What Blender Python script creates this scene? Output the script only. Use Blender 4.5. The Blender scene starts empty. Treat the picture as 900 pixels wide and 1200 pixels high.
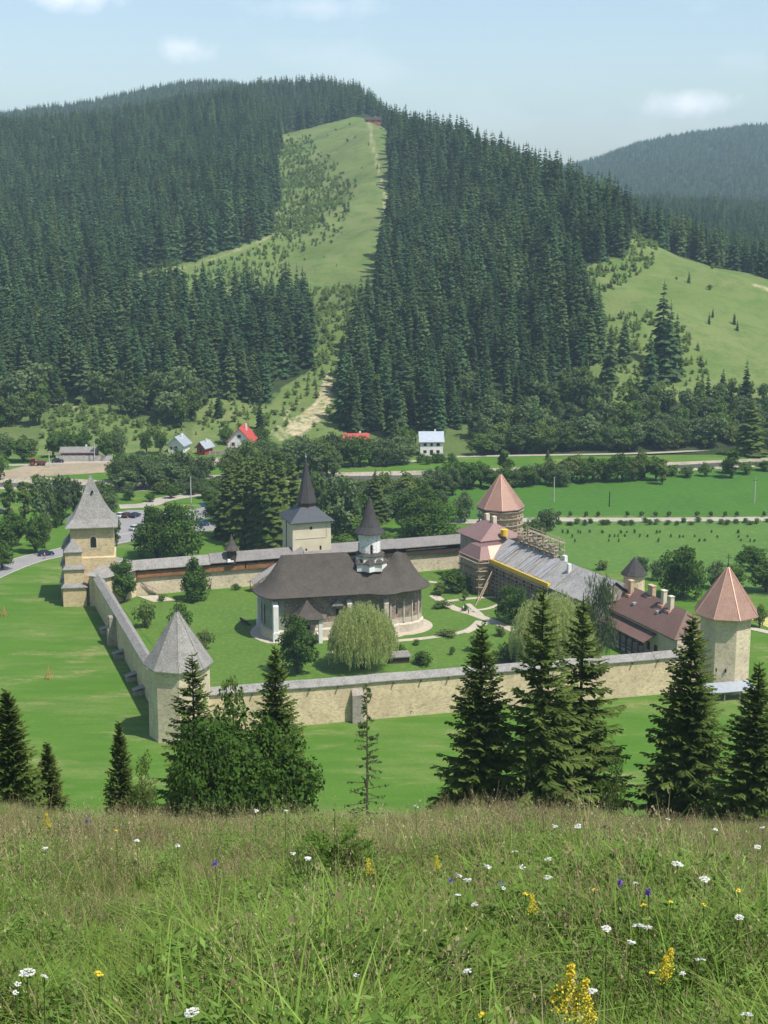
import bpy, math, random
import numpy as np
from mathutils import Vector, Matrix
random.seed(7); RNG = np.random.default_rng(11)
SC = bpy.context.scene; COL = SC.collection
# ---------------------------------------------------------------- camera
F, HC, TH = 1800.0, 97.0, math.atan(382/1800.0)       # focal length in photo pixels, eye height, downward pitch
CS, SN = math.cos(TH), math.sin(TH)
cam = bpy.data.cameras.new('camera'); camo = bpy.data.objects.new('camera', cam); COL.objects.link(camo)
cam.sensor_fit = 'VERTICAL'; cam.sensor_height = 24; cam.sensor_width = 18; cam.lens = 36
cam.clip_start = .1; cam.clip_end = 20000
camo.location = (0, 0, HC); camo.rotation_euler = (math.pi/2 - TH, 0, 0); SC.camera = camo
# ---------------------------------------------------------------- sky, sun, exposure
SUN_EL, SUN_AZ = math.radians(60), math.atan2(.80, -.60)
w = bpy.data.worlds.new('World'); SC.world = w; w.use_nodes = True
nt = w.node_tree; nt.nodes.clear()
wo = nt.nodes.new('ShaderNodeOutputWorld'); bg = nt.nodes.new('ShaderNodeBackground')
sky = nt.nodes.new('ShaderNodeTexSky'); sky.sky_type = 'NISHITA'; sky.sun_disc = False
sky.sun_elevation = SUN_EL; sky.sun_rotation = SUN_AZ; sky.altitude = 600; sky.air_density = 1.0; sky.dust_density = 1.5; sky.ozone_density = .7
bg.inputs[1].default_value = .118
nt.links.new(sky.outputs[0], bg.inputs[0])
# thin cumulus wisps: a noise over the view direction lets a white cloud radiance through
tc = nt.nodes.new('ShaderNodeTexCoord'); mp = nt.nodes.new('ShaderNodeMapping'); mp.inputs['Scale'].default_value = (10, 10, 21)
mp.inputs['Location'].default_value = (2.3, .4, 1.2)
nz = nt.nodes.new('ShaderNodeTexNoise'); nz.inputs['Scale'].default_value = 1.0; nz.inputs['Detail'].default_value = 7; nz.inputs['Roughness'].default_value = .55
cr = nt.nodes.new('ShaderNodeValToRGB'); cr.color_ramp.elements[0].position = .56; cr.color_ramp.elements[1].position = .78
cr.color_ramp.elements[1].color = (.25, .25, .25, 1)
mx = nt.nodes.new('ShaderNodeMix'); mx.data_type = 'RGBA'; mx.inputs[7].default_value = (8.0, 8.1, 8.3, 1)
nt.links.new(tc.outputs['Generated'], mp.inputs[0]); nt.links.new(mp.outputs[0], nz.inputs['Vector']); nt.links.new(nz.outputs[0], cr.inputs[0])
# small cumulus puffs near the horizon, each at its own bearing
n2 = nt.nodes.new('ShaderNodeTexNoise'); n2.inputs['Scale'].default_value = 55; n2.inputs['Detail'].default_value = 6; n2.inputs['Roughness'].default_value = .6
nt.links.new(tc.outputs['Generated'], n2.inputs['Vector']); acc = cr.outputs[0]
def skmath(op, a, b, clamp=False):
    n = nt.nodes.new('ShaderNodeMath'); n.operation = op; n.use_clamp = clamp
    for s, i in ((a, 0), (b, 1)):
        if isinstance(s, (int, float)): n.inputs[i].default_value = s
        else: nt.links.new(s, n.inputs[i])
    return n.outputs[0]
for az_, el_, rx_, rz_, k_ in ((-10.9, 6.5, .034, .011, .75), (-7.1, 4.8, .018, .009, .55), (10.9, 2.85, .034, .010, .95), (-2.2, 6.2, .05, .008, .3)):
    d_ = Vector((math.sin(math.radians(az_)), math.cos(math.radians(az_)), math.tan(math.radians(el_)))).normalized()
    sv_ = nt.nodes.new('ShaderNodeVectorMath'); sv_.operation = 'SUBTRACT'; sv_.inputs[1].default_value = d_; nt.links.new(tc.outputs['Generated'], sv_.inputs[0])
    ml_ = nt.nodes.new('ShaderNodeVectorMath'); ml_.operation = 'MULTIPLY'; ml_.inputs[1].default_value = (1/rx_, 1/rx_, 1/rz_); nt.links.new(sv_.outputs[0], ml_.inputs[0])
    ln_ = nt.nodes.new('ShaderNodeVectorMath'); ln_.operation = 'LENGTH'; nt.links.new(ml_.outputs[0], ln_.inputs[0])
    body = skmath('SUBTRACT', 1.0, ln_.outputs['Value']); body = skmath('ADD', body, skmath('MULTIPLY', skmath('SUBTRACT', n2.outputs[0], .5), 1.8)); body = skmath('MULTIPLY', skmath('MULTIPLY', body, 1.0, True), k_, True)
    acc = skmath('MAXIMUM', acc, body)
nt.links.new(acc, mx.inputs[0]); nt.links.new(sky.outputs[0], mx.inputs[6]); nt.links.new(mx.outputs[2], bg.inputs[0])
nt.links.new(bg.outputs[0], wo.inputs[0])
sl = bpy.data.lights.new('sun', 'SUN'); sl.energy = 4.2; sl.angle = math.radians(.6); sl.color = (1, .955, .88)
so = bpy.data.objects.new('sun', sl); COL.objects.link(so); so.location = (60, -40, 200)
sd = Vector((math.sin(SUN_AZ)*math.cos(SUN_EL), math.cos(SUN_AZ)*math.cos(SUN_EL), math.sin(SUN_EL)))
so.rotation_euler = sd.to_track_quat('Z', 'Y').to_euler()
vs = SC.view_settings; vs.view_transform = 'Standard'; vs.look = 'None'; vs.gamma = 1; vs.use_curve_mapping = False
vs.exposure = .5
SC.cycles.use_denoising = True; SC.cycles.max_bounces = 6; SC.cycles.diffuse_bounces = 3; SC.cycles.glossy_bounces = 2
SC.cycles.transmission_bounces = 3; SC.cycles.volume_bounces = 0; SC.cycles.transparent_max_bounces = 8; SC.cycles.use_adaptive_sampling = True
SC.cycles.adaptive_threshold = .02; SC.cycles.sample_clamp_indirect = 4

# ---------------------------------------------------------------- survey helpers: photo pixel <-> ground
def ray(u, v):
    x = (u-450)/F; y = -(v-600)/F
    return (x, CS+SN*y, -SN+CS*y)
def G(u, v, z=0.0):
    r = ray(u, v); t = (z-HC)/r[2]; return (r[0]*t, r[1]*t)
def zat(v, y):                      # height seen at image row v at depth y
    r = ray(450, v); return HC + r[2]/r[1]*y
def proj(x, y, z):
    dy = y*CS-(z-HC)*SN; du = y*SN+(z-HC)*CS
    return 450+F*x/dy, 600-F*du/dy
def hill(x, y):                     # the meadow slope the picture is taken from, flattening into the valley lawn
    x = np.asarray(x, float); y = np.asarray(y, float)
    yy = np.clip(y, -60, 27)
    x = x*1.0; d = np.where(yy > 0, .2757*yy+.004*yy*yy, .2757*yy)
    z = HC-1.6-d-np.maximum(y-27, 0)*.4917 - .012*x
    z = z + .06*np.sin(x*1.3+y*.7)*np.exp(-np.maximum(y, 0)/60) + .05*np.sin(x*.61-y*1.1+1)+ .9*np.sin(x*.045+1.3)*np.clip((y-30)/60, 0, 1)+.10*np.sin(x*.8+.5)*np.clip(y/15, 0, 1)*np.exp(-np.maximum(y-25, 0)/20)
    k = 20.0
    return np.where(z > k, z, np.where(z < -k, 0, (z+k)**2/(4*k)))
def hz(x, y): return float(hill(x, y))

# ---------------------------------------------------------------- materials
def srgb(r, g, b):
    f = lambda c: (c/255/12.92 if c/255 < .04045 else ((c/255+.055)/1.055)**2.4)
    return (f(r), f(g), f(b))
def nodes(name):
    m = bpy.data.materials.new(name); m.use_nodes = True; t = m.node_tree
    return m, t, t.nodes, t.links, t.nodes['Principled BSDF']
def mixc(t, fac, a, b, mode='MIX'):
    n = t.nodes.new('ShaderNodeMix'); n.data_type = 'RGBA'; n.blend_type = mode
    for s, i in ((fac, 0), (a, 6), (b, 7)):
        if isinstance(s, (int, float)): n.inputs[i].default_value = s
        elif isinstance(s, tuple): n.inputs[i].default_value = (*s, 1)[:4]
        else: t.links.new(s, n.inputs[i])
    return n.outputs[2]
def noise(t, scale, detail=4, vec=None, rough=.55):
    n = t.nodes.new('ShaderNodeTexNoise'); n.inputs['Scale'].default_value = scale; n.inputs['Detail'].default_value = detail
    n.inputs['Roughness'].default_value = rough
    if vec is not None: t.links.new(vec, n.inputs['Vector'])
    return n.outputs[0]
def ramp(t, src, p0, p1, c0=(0, 0, 0), c1=(1, 1, 1)):
    n = t.nodes.new('ShaderNodeValToRGB'); e = n.color_ramp.elements
    e[0].position = p0; e[1].position = p1; e[0].color = (*c0, 1); e[1].color = (*c1, 1); t.links.new(src, n.inputs[0]); return n.outputs[0]
def geo(t): return t.nodes.new('ShaderNodeNewGeometry').outputs['Position']
def bump(t, b, src, s, dist=.05):
    n = t.nodes.new('ShaderNodeBump'); n.inputs['Strength'].default_value = s; n.inputs['Distance'].default_value = dist
    t.links.new(src, n.inputs['Height']); t.links.new(n.outputs[0], b.inputs['Normal'])
def scaled(t, vec, s):
    n = t.nodes.new('ShaderNodeMapping'); n.inputs['Scale'].default_value = s; t.links.new(vec, n.inputs[0]); return n.outputs[0]
def plain(name, c, c2=None, sc=.6, rough=.85, bm=0, metal=0, sc2=None, c3=None):
    m, t, N, L, b = nodes(name); g = geo(t)
    c2 = c2 or tuple(x*.75 for x in c)
    o = mixc(t, ramp(t, noise(t, sc, 6, g), .35, .65), c, c2)
    if c3: o = mixc(t, ramp(t, noise(t, sc2 or sc*7, 5, g), .48, .68), o, c3)
    L.new(o, b.inputs['Base Color']); b.inputs['Roughness'].default_value = rough; b.inputs['Metallic'].default_value = metal
    b.inputs['Specular IOR Level'].default_value = .25
    if bm: bump(t, b, noise(t, sc*10, 4, g), bm, .1)
    return m
def stone(name, c, c2, c3, bs=1.0):             # coursed rubble with lime plaster and dark stone specks
    m, t, N, L, b = nodes(name); g = geo(t)
    o = mixc(t, ramp(t, noise(t, .22, 6, g), .38, .62), c, c2)
    vo = N.new('ShaderNodeTexVoronoi'); vo.inputs['Scale'].default_value = 2.2*bs; L.new(scaled(t, g, (1, 1, 1.9)), vo.inputs['Vector'])
    o = mixc(t, ramp(t, vo.outputs['Color'], .35, .9, (0, 0, 0), (.62, .62, .62)), o, c3)
    o = mixc(t, ramp(t, noise(t, .9, 8, g, .7), .56, .70, (0, 0, 0), (.75, .75, .75)), o, tuple(x*.6 for x in c3))
    o = mixc(t, ramp(t, noise(t, .35, 4, scaled(t, g, (1, 1, .12))), .52, .75, (0, 0, 0), (.35, .35, .35)), o, tuple(x*.7 for x in c2))
    L.new(o, b.inputs['Base Color']); b.inputs['Roughness'].default_value = .95; b.inputs['Specular IOR Level'].default_value = .1
    bump(t, b, noise(t, 2.5, 7, g, .7), .45, .12); return m
def shingle(name, c, c2, c3, row=3.2, rough=.8, metal=0, spec=.2):
    m, t, N, L, b = nodes(name); g = geo(t)
    o = mixc(t, ramp(t, noise(t, .5, 7, g, .65), .35, .65), c, c2)
    o = mixc(t, ramp(t, noise(t, 4.5, 3, scaled(t, g, (1, 1, .5))), .5, .62, (0, 0, 0), (.7, .7, .7)), o, c3)
    wv = N.new('ShaderNodeTexWave'); wv.bands_direction = 'Z'; wv.inputs['Scale'].default_value = row; wv.inputs['Distortion'].default_value = 1.2
    wv.inputs['Detail'].default_value = 2; L.new(g, wv.inputs['Vector'])
    o = mixc(t, ramp(t, wv.outputs[0], .05, .3, (.45, .45, .45), (0, 0, 0)), o, tuple(x*.45 for x in c))
    L.new(o, b.inputs['Base Color']); b.inputs['Roughness'].default_value = rough; b.inputs['Metallic'].default_value = metal
    b.inputs['Specular IOR Level'].default_value = spec
    bump(t, b, wv.outputs[0], .35, .05); return m
def leafmat(name, c, c2, c3=None, trans=.35, big=.12, rnd=.35):
    # leaf colour: each leaf its own tint ('var'), each tree its own (object random)
    m, t, N, L, b = nodes(name)
    at = N.new('ShaderNodeAttribute'); at.attribute_name = 'var'
    o = mixc(t, at.outputs['Fac'], c, c2)
    oi = N.new('ShaderNodeObjectInfo')
    if c3: o = mixc(t, ramp(t, oi.outputs['Random'], .35, .95, (0, 0, 0), (.8, .8, .8)), o, c3)
    hs = N.new('ShaderNodeHueSaturation'); L.new(o, hs.inputs['Color'])
    mr = N.new('ShaderNodeMapRange'); mr.inputs['To Min'].default_value = 1-rnd; mr.inputs['To Max'].default_value = 1+rnd
    wn = N.new('ShaderNodeTexWhiteNoise'); wn.noise_dimensions = '1D'; L.new(oi.outputs['Random'], wn.inputs['W'])
    L.new(wn.outputs[0], mr.inputs[0]); L.new(mr.outputs[0], hs.inputs['Value'])
    df = N.new('ShaderNodeBsdfDiffuse'); tr = N.new('ShaderNodeBsdfTranslucent'); mxs = N.new('ShaderNodeMixShader'); mxs.inputs[0].default_value = trans
    L.new(hs.outputs[0], df.inputs[0]); L.new(hs.outputs[0], tr.inputs[0]); L.new(df.outputs[0], mxs.inputs[1]); L.new(tr.outputs[0], mxs.inputs[2])
    N.remove(b); L.new(mxs.outputs[0], N['Material Output'].inputs[0]); return m

M = {}
M['stone'] = stone('cream_rubble', (.71, .575, .37), (.59, .47, .30), (.38, .305, .215))
M['stone_t'] = stone('pale_rubble', (.68, .58, .41), (.57, .48, .34), (.37, .31, .23))
M['stone_d'] = stone('ochre_plaster', (.65, .51, .305), (.57, .445, .265), (.40, .315, .20), .7)
M['buttress'] = stone('grey_rubble', (.42, .37, .30), (.32, .28, .24), (.17, .15, .13), 1.6)
M['plinth'] = stone('ashlar', (.58, .51, .40), (.50, .44, .35), (.36, .32, .26), .8)
M['shing'] = shingle('grey_shingle', (.30, .285, .26), (.19, .18, .165), (.42, .40, .37), 5)
M['shing_d'] = shingle('dark_shingle', (.090, .076, .062), (.064, .055, .046), (.125, .108, .09), 6)
M['shing_m'] = shingle('weathered_shingle', (.24, .225, .21), (.18, .17, .16), (.32, .30, .285), 5)
M['spire'] = shingle('spire_shingle', (.060, .056, .054), (.044, .041, .040), (.085, .080, .077), 6)
M['slate'] = shingle('new_grey_sheet', (.38, .365, .34), (.22, .212, .20), (.50, .48, .45), 1.4, .85)
M['copper'] = shingle('copper_sheet', (.35, .20, .145), (.27, .16, .12), (.42, .265, .20), 2.4, .5, .15, .4)
M['copper_d'] = shingle('dull_copper', (.255, .15, .135), (.21, .125, .115), (.30, .18, .15), 2.4, .5, .1, .35)
M['copper_n'] = plain('new_copper', (.62, .36, .27), (.56, .30, .22), .8, .42, 0, .2)
M['brownroof'] = shingle('brown_sheet', (.175, .105, .085), (.14, .085, .07), (.21, .13, .108), 1.6, .55)
M['blueroof'] = shingle('dark_sheet', (.062, .07, .082), (.05, .057, .068), (.082, .09, .102), 1.6, .5)
M['wood'] = plain('tarred_wood', (.07, .05, .038), (.045, .034, .028), 1.2, .9)
M['wood_o'] = plain('orange_board', (.36, .17, .065), (.20, .095, .045), .7, .85, 0, 0, 5, (.26, .13, .06))
M['wood_g'] = plain('grey_plank', (.34, .29, .23), (.22, .19, .155), 2, .9)
M['wood_l'] = plain('fresh_timber', (.56, .42, .26), (.44, .32, .2), 2, .85)
M['white'] = plain('whitewash', (.78, .77, .73), (.66, .65, .62), 1, .8)
M['cream'] = plain('cream_render', (.66, .58, .43), (.58, .50, .37), .4, .9)
M['dark'] = plain('dark_opening', (.018, .017, .016), (.012, .012, .012), 1, .7)
M['glass'] = plain('window_glass', (.03, .035, .04), (.02, .024, .03), 1, .15)
M['red'] = plain('red_tile', (.47, .07, .055), (.38, .06, .05), 1, .6)
M['redp'] = plain('red_paint', (.42, .05, .04), (.32, .045, .035), 1, .5)
M['tin'] = plain('pale_tin', (.42, .46, .50), (.36, .40, .44), 1, .45, 0, .3)
M['brick'] = plain('red_brick', (.34, .13, .09), (.27, .10, .07), 2, .9)
M['yellow'] = plain('yellow_foil', (.75, .52, .045), (.65, .44, .04), 1, .5)
M['concrete'] = plain('concrete', (.46, .45, .42), (.38, .37, .35), .8, .9)
M['asphalt'] = plain('asphalt', (.26, .25, .245), (.21, .205, .20), .15, .9, 0, 0, 2, (.30, .29, .28))
M['gravelroad'] = plain('pale_gravel', (.37, .33, .27), (.28, .25, .20), .2, .95, 0, 0, 3, (.48, .44, .38))
M['path'] = plain('path_gravel', (.46, .40, .31), (.38, .33, .26), .6, .95, 0, 0, 4, (.5, .45, .36))
M['dirt'] = plain('dirt', (.36, .28, .20), (.27, .22, .155), .06, .95, 0, 0, .5, (.22, .22, .11))
M['shoal'] = plain('river_stones', (.37, .31, .24), (.22, .20, .13), .12, .95, 0, 0, .9, (.48, .43, .35))
M['river'] = plain('river_water', (.13, .13, .11), (.10, .105, .09), .1, .12)
M['crop'] = plain('young_crop', (.050, .140, .012), (.042, .120, .012), .05, .95, 0, 0, .5, (.066, .155, .016))
M['orchard'] = plain('orchard_grass', (.082, .165, .026), (.066, .14, .024), .08, .95, 0, 0, .6, (.11, .185, .036))
M['mown'] = plain('court_grass', (.078, .155, .018), (.064, .135, .016), .1, .95, 0, 0, .9, (.12, .18, .034))
M['metal'] = plain('dark_iron', (.035, .033, .032), None, 1, .5, 0, .6)
M['tyre'] = plain('tyre_rubber', (.02, .02, .02), None, 1, .9)
M['hay'] = plain('drying_pole', (.50, .25, .09), (.38, .19, .07), 2, .9)
M['skin'] = plain('skin', (.5, .3, .22), None, 1, .6)
M['bark'] = plain('bark', (.10, .075, .055), (.06, .047, .036), 3, .95)
M['barkb'] = plain('pale_bark', (.38, .36, .33), (.16, .145, .13), 3, .9)
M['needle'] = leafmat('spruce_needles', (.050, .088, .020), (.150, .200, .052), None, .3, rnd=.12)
M['needle_far'] = leafmat('forest_needles', (.029, .066, .030), (.070, .122, .048), (.078, .115, .036), .2, rnd=.5)
M['leaf'] = leafmat('leaves', (.066, .128, .026), (.155, .235, .052), (.16, .205, .06), .35, rnd=.22)
M['leafd'] = leafmat('dark_leaves', (.044, .098, .020), (.108, .185, .036), None, .3, rnd=.15)
M['leafn'] = leafmat('thicket_leaves', (.038, .088, .018), (.105, .178, .036), None, .32, rnd=.1)
M['leafw'] = leafmat('willow_leaves', (.40, .47, .15), (.58, .63, .26), None, .5, rnd=.08)
M['leafg'] = leafmat('greygreen_leaves', (.078, .128, .048), (.165, .225, .092), (.11, .17, .05), .35, rnd=.25)
M['leafb'] = leafmat('bright_leaves', (.10, .19, .035), (.19, .30, .065), None, .42, rnd=.12)
M['young'] = leafmat('young_growth_leaves', (.14, .215, .052), (.22, .305, .09), None, .35, rnd=.2)
M['blade'] = leafmat('grass_blades', (.098, .190, .028), (.245, .365, .080), (.18, .22, .055), .42, rnd=.34)
M['dry'] = leafmat('dry_stems', (.27, .235, .11), (.56, .48, .28), (.27, .19, .11), .35, rnd=.35)
M['herb'] = leafmat('herb_leaves', (.10, .185, .034), (.19, .29, .07), None, .38, rnd=.3)
M['petal_w'] = leafmat('white_petals', (.62, .62, .57), (.75, .75, .71), None, .25, rnd=.05)
M['petal_y'] = leafmat('yellow_petals', (.62, .48, .03), (.74, .62, .08), None, .25, rnd=.08)
M['petal_p'] = leafmat('violet_petals', (.22, .13, .48), (.32, .20, .58), None, .3, rnd=.1)
M['stem'] = leafmat('flower_stem', (.08, .14, .03), (.13, .19, .05), None, .2, rnd=.1)
def fresco():
    m, t, N, L, b = nodes('faded_fresco'); g = geo(t)
    o = mixc(t, ramp(t, noise(t, .6, 5, g), .35, .65), (.30, .225, .145), (.15, .12, .09))
    br = N.new('ShaderNodeTexVoronoi'); br.inputs['Scale'].default_value = 1.5; L.new(scaled(t, g, (1, 1, .55)), br.inputs['Vector'])
    o = mixc(t, ramp(t, br.outputs['Color'], .3, .8, (0, 0, 0), (.75, .75, .75)), o, (.10, .125, .13))
    o = mixc(t, ramp(t, noise(t, 2.2, 3, g), .55, .62, (0, 0, 0), (.6, .6, .6)), o, (.34, .17, .10))
    o = mixc(t, ramp(t, noise(t, 3.1, 3, g), .58, .66, (0, 0, 0), (.8, .8, .8)), o, (.50, .43, .32))
    L.new(o, b.inputs['Base Color']); b.inputs['Roughness'].default_value = .9; return m
M['fresco'] = fresco()
M['fresco_g'] = plain('pale_green_fresco', (.30, .32, .265), (.20, .225, .195), .5, .9, 0, 0, 2.5, (.22, .20, .16))
def drumfresco():
    m, t, N, L, b = nodes('white_drum_fresco'); g = geo(t)
    o = mixc(t, ramp(t, noise(t, 2.6, 3, scaled(t, g, (1, 1, .8))), .54, .60, (0, 0, 0), (.7, .7, .7)), (.76, .75, .73), (.42, .36, .33))
    L.new(o, b.inputs['Base Color']); b.inputs['Roughness'].default_value = .85; return m
M['drum'] = drumfresco()
def groundmat():
    m, t, N, L, b = nodes('valley_grass'); g = geo(t)
    o = mixc(t, ramp(t, noise(t, .03, 5, g), .35, .65), (.072, .158, .015), (.088, .170, .022))
    o = mixc(t, ramp(t, noise(t, .07, 8, scaled(t, g, (.5, 1, 1)), .68), .47, .62, (0, 0, 0), (.75, .75, .75)), o, (.155, .20, .055))
    o = mixc(t, ramp(t, noise(t, .11, 7, scaled(t, g, (.5, 1, 1)), .66), .56, .66, (0, 0, 0), (.6, .6, .6)), o, (.31, .26, .13))
    o = mixc(t, ramp(t, noise(t, .9, 3, scaled(t, g, (.06, .32, 1))), .46, .60, (0, 0, 0), (.55, .55, .55)), o, (.058, .135, .014))
    o = mixc(t, ramp(t, noise(t, 1.3, 4, g), .40, .75, (0, 0, 0), (.5, .5, .5)), o, (.045, .14, .02))
    at = N.new('ShaderNodeAttribute'); at.attribute_name = 'meadow'
    md = mixc(t, ramp(t, noise(t, 1.2, 6, g), .35, .65), (.10, .14, .03), (.20, .17, .075))
    o = mixc(t, at.outputs['Fac'], o, md)
    L.new(o, b.inputs['Base Color']); b.inputs['Roughness'].default_value = .95; b.inputs['Specular IOR Level'].default_value = .1
    bump(t, b, noise(t, 1.5, 5, g), .5, .15); return m
M['ground'] = groundmat()
def mountmat():
    m, t, N, L, b = nodes('mountain_side'); g = geo(t)
    gr = mixc(t, ramp(t, noise(t, .02, 6, g), .35, .65), (.118, .168, .046), (.155, .188, .066))
    gr = mixc(t, ramp(t, noise(t, .10, 8, g, .72), .47, .62, (0, 0, 0), (.8, .8, .8)), gr, (.085, .145, .038))
    gr = mixc(t, ramp(t, noise(t, .045, 7, g, .7), .60, .70, (0, 0, 0), (.5, .5, .5)), gr, (.24, .21, .10))
    fo = mixc(t, ramp(t, noise(t, .1, 4, g), .35, .65), (.025, .045, .018), (.045, .06, .025))
    a1 = N.new('ShaderNodeAttribute'); a1.attribute_name = 'grass'; a2 = N.new('ShaderNodeAttribute'); a2.attribute_name = 'soil'
    o = mixc(t, a1.outputs['Fac'], fo, gr)
    so_ = mixc(t, ramp(t, noise(t, .35, 7, g, .7), .40, .62), (.50, .42, .28), (.30, .27, .14))
    mu = N.new('ShaderNodeMath'); mu.operation = 'MULTIPLY'; L.new(a2.outputs['Fac'], mu.inputs[0]); L.new(ramp(t, noise(t, .28, 8, g, .75), .40, .52), mu.inputs[1]); o = mixc(t, mu.outputs[0], o, so_)
    L.new(o, b.inputs['Base Color']); b.inputs['Roughness'].default_value = .95; b.inputs['Specular IOR Level'].default_value = .05
    bump(t, b, noise(t, .6, 6, g), .6, .6); return m
M['mount'] = mountmat()

# ---------------------------------------------------------------- mesh building
ORG = {}
class MB:
    def __init__(s): s.v = []; s.f = []; s.m = []
    def add(s, vs, fs, m=0):
        k = len(s.v); s.v += [tuple(map(float, p)) for p in vs]; s.f += [tuple(i+k for i in f) for f in fs]; s.m += [m]*len(fs); return s
    def quad(s, a, b, c, d, m=0): return s.add([a, b, c, d], [(0, 1, 2, 3)], m)
    def loft(s, rings, m=0, cap0=True, cap1=True, close=True):
        n = len(rings[0]); vs = [p for r in rings for p in r]; fs = []
        for i in range(len(rings)-1):
            for j in range(n if close else n-1):
                a = i*n+j; b_ = i*n+(j+1) % n; fs.append((a, b_, b_+n, a+n))
        if cap0: fs.append(tuple(range(n-1, -1, -1)))
        if cap1: fs.append(tuple(range((len(rings)-1)*n, len(rings)*n)))
        return s.add(vs, fs, m)
    def prism(s, poly, z0, z1, m=0): return s.loft([[(x, y, z0) for x, y in poly], [(x, y, z1) for x, y in poly]], m)
    def obox(s, c, d, a, b, z0, z1, m=0):        # centre, unit direction, half length along d, half width, z range
        n = (-d[1], d[0]); q = [(c[0]+d[0]*i*a+n[0]*j*b, c[1]+d[1]*i*a+n[1]*j*b) for i, j in ((-1, -1), (1, -1), (1, 1), (-1, 1))]
        return s.prism(q, z0, z1, m)
    def box(s, x0, x1, y0, y1, z0, z1, m=0): return s.prism([(x0, y0), (x1, y0), (x1, y1), (x0, y1)], z0, z1, m)
    def tube(s, p, q, r0, r1=None, n=6, m=0):
        p = Vector(p); q = Vector(q); r1 = r0 if r1 is None else r1; d = (q-p).normalized()
        a = d.orthogonal().normalized(); b = d.cross(a)
        R = lambda o, r: [tuple(o+a*math.cos(k*2*math.pi/n)*r+b*math.sin(k*2*math.pi/n)*r) for k in range(n)]
        return s.loft([R(p, r0), R(q, max(r1, .002))], m)
    def bar(s, p, q, wd, ht, m=0):               # squared timber between two points
        p = Vector(p); q = Vector(q); d = (q-p).normalized(); up = Vector((0, 0, 1)) if abs(d.z) < .9 else Vector((1, 0, 0))
        a = d.cross(up).normalized()*wd/2; b = a.cross(d).normalized()*ht/2
        R = lambda o: [tuple(o-a-b), tuple(o+a-b), tuple(o+a+b), tuple(o-a+b)]
        return s.loft([R(p), R(q)], m)
    def lathe(s, c, prof, n=8, ph=0, m=0, cap0=True, cap1=True):
        return s.loft([[(c[0]+max(r, .01)*math.cos(ph+k*2*math.pi/n), c[1]+max(r, .01)*math.sin(ph+k*2*math.pi/n), z) for k in range(n)] for r, z in prof], m, cap0, cap1)
    def sect(s, p0, p1, sec, m=0):               # extrude a cross-section [(offset to the left of p0->p1, z)] along p0->p1
        d = Vector((p1[0]-p0[0], p1[1]-p0[1])).normalized(); n = (-d.y, d.x)
        R = lambda p: [(p[0]+n[0]*o, p[1]+n[1]*o, z) for o, z in sec]
        return s.loft([R(p0), R(p1)], m)
    def build(s, name, mats, parent=None, org=None, smooth=False):
        if not isinstance(mats, (list, tuple)): mats = [mats]
        o_ = ORG.get(parent.name, (0, 0, 0)) if parent else (org or (0, 0, 0))
        me = bpy.data.meshes.new(name)
        me.from_pydata([(x-o_[0], y-o_[1], z-o_[2]) for x, y, z in s.v], [], s.f)
        for mt in mats: me.materials.append(mt)
        me.polygons.foreach_set('material_index', s.m)
        if smooth: me.polygons.foreach_set('use_smooth', [True]*len(s.f))
        me.update(); ob = bpy.data.objects.new(name, me); COL.objects.link(ob)
        if parent: ob.parent = parent
        else: ob.location = o_
        ORG[ob.name] = o_; return ob
def tag(o, label=None, cat=None, group=None, kind=None):
    for k, v in (('label', label), ('category', cat), ('group', group), ('kind', kind)):
        if v: o[k] = v
    return o
def thing(name, label, cat, loc=(0, 0, 0), group=None):
    o = bpy.data.objects.new(name, None); COL.objects.link(o); o.location = loc; o.empty_display_size = .5; ORG[o.name] = tuple(loc)
    return tag(o, label, cat, group)
def dup(root, loc=None, rz=None, sc=None, label=None, group=None):
    r = root.copy(); COL.objects.link(r)
    if loc is not None: r.location = loc
    if rz is not None: r.rotation_euler = (0, 0, rz)
    if sc is not None: r.scale = sc if isinstance(sc, (tuple, list)) else (sc, sc, sc)
    if label: r['label'] = label
    if group: r['group'] = group
    for ch in root.children:
        k = ch.copy(); COL.objects.link(k); k.parent = r
        for g2 in ch.children:
            k2 = g2.copy(); COL.objects.link(k2); k2.parent = k
    return r
def each(mb, name, mats, parent):               # one object per separate piece
    p = list(range(len(mb.v)))
    def fd(i):
        while p[i] != i: p[i] = p[p[i]]; i = p[i]
        return i
    for f in mb.f:
        for i in f[1:]: p[fd(i)] = fd(f[0])
    gr = {}
    for f, m in zip(mb.f, mb.m): gr.setdefault(fd(f[0]), []).append((f, m))
    for fs in gr.values():
        ids = sorted({i for f, _ in fs for i in f}); mp_ = {i: k for k, i in enumerate(ids)}
        q = MB(); q.v = [mb.v[i] for i in ids]; q.f = [tuple(mp_[i] for i in f) for f, _ in fs]; q.m = [m for _, m in fs]; o = q.build(name, mats, parent)
    return o
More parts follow.
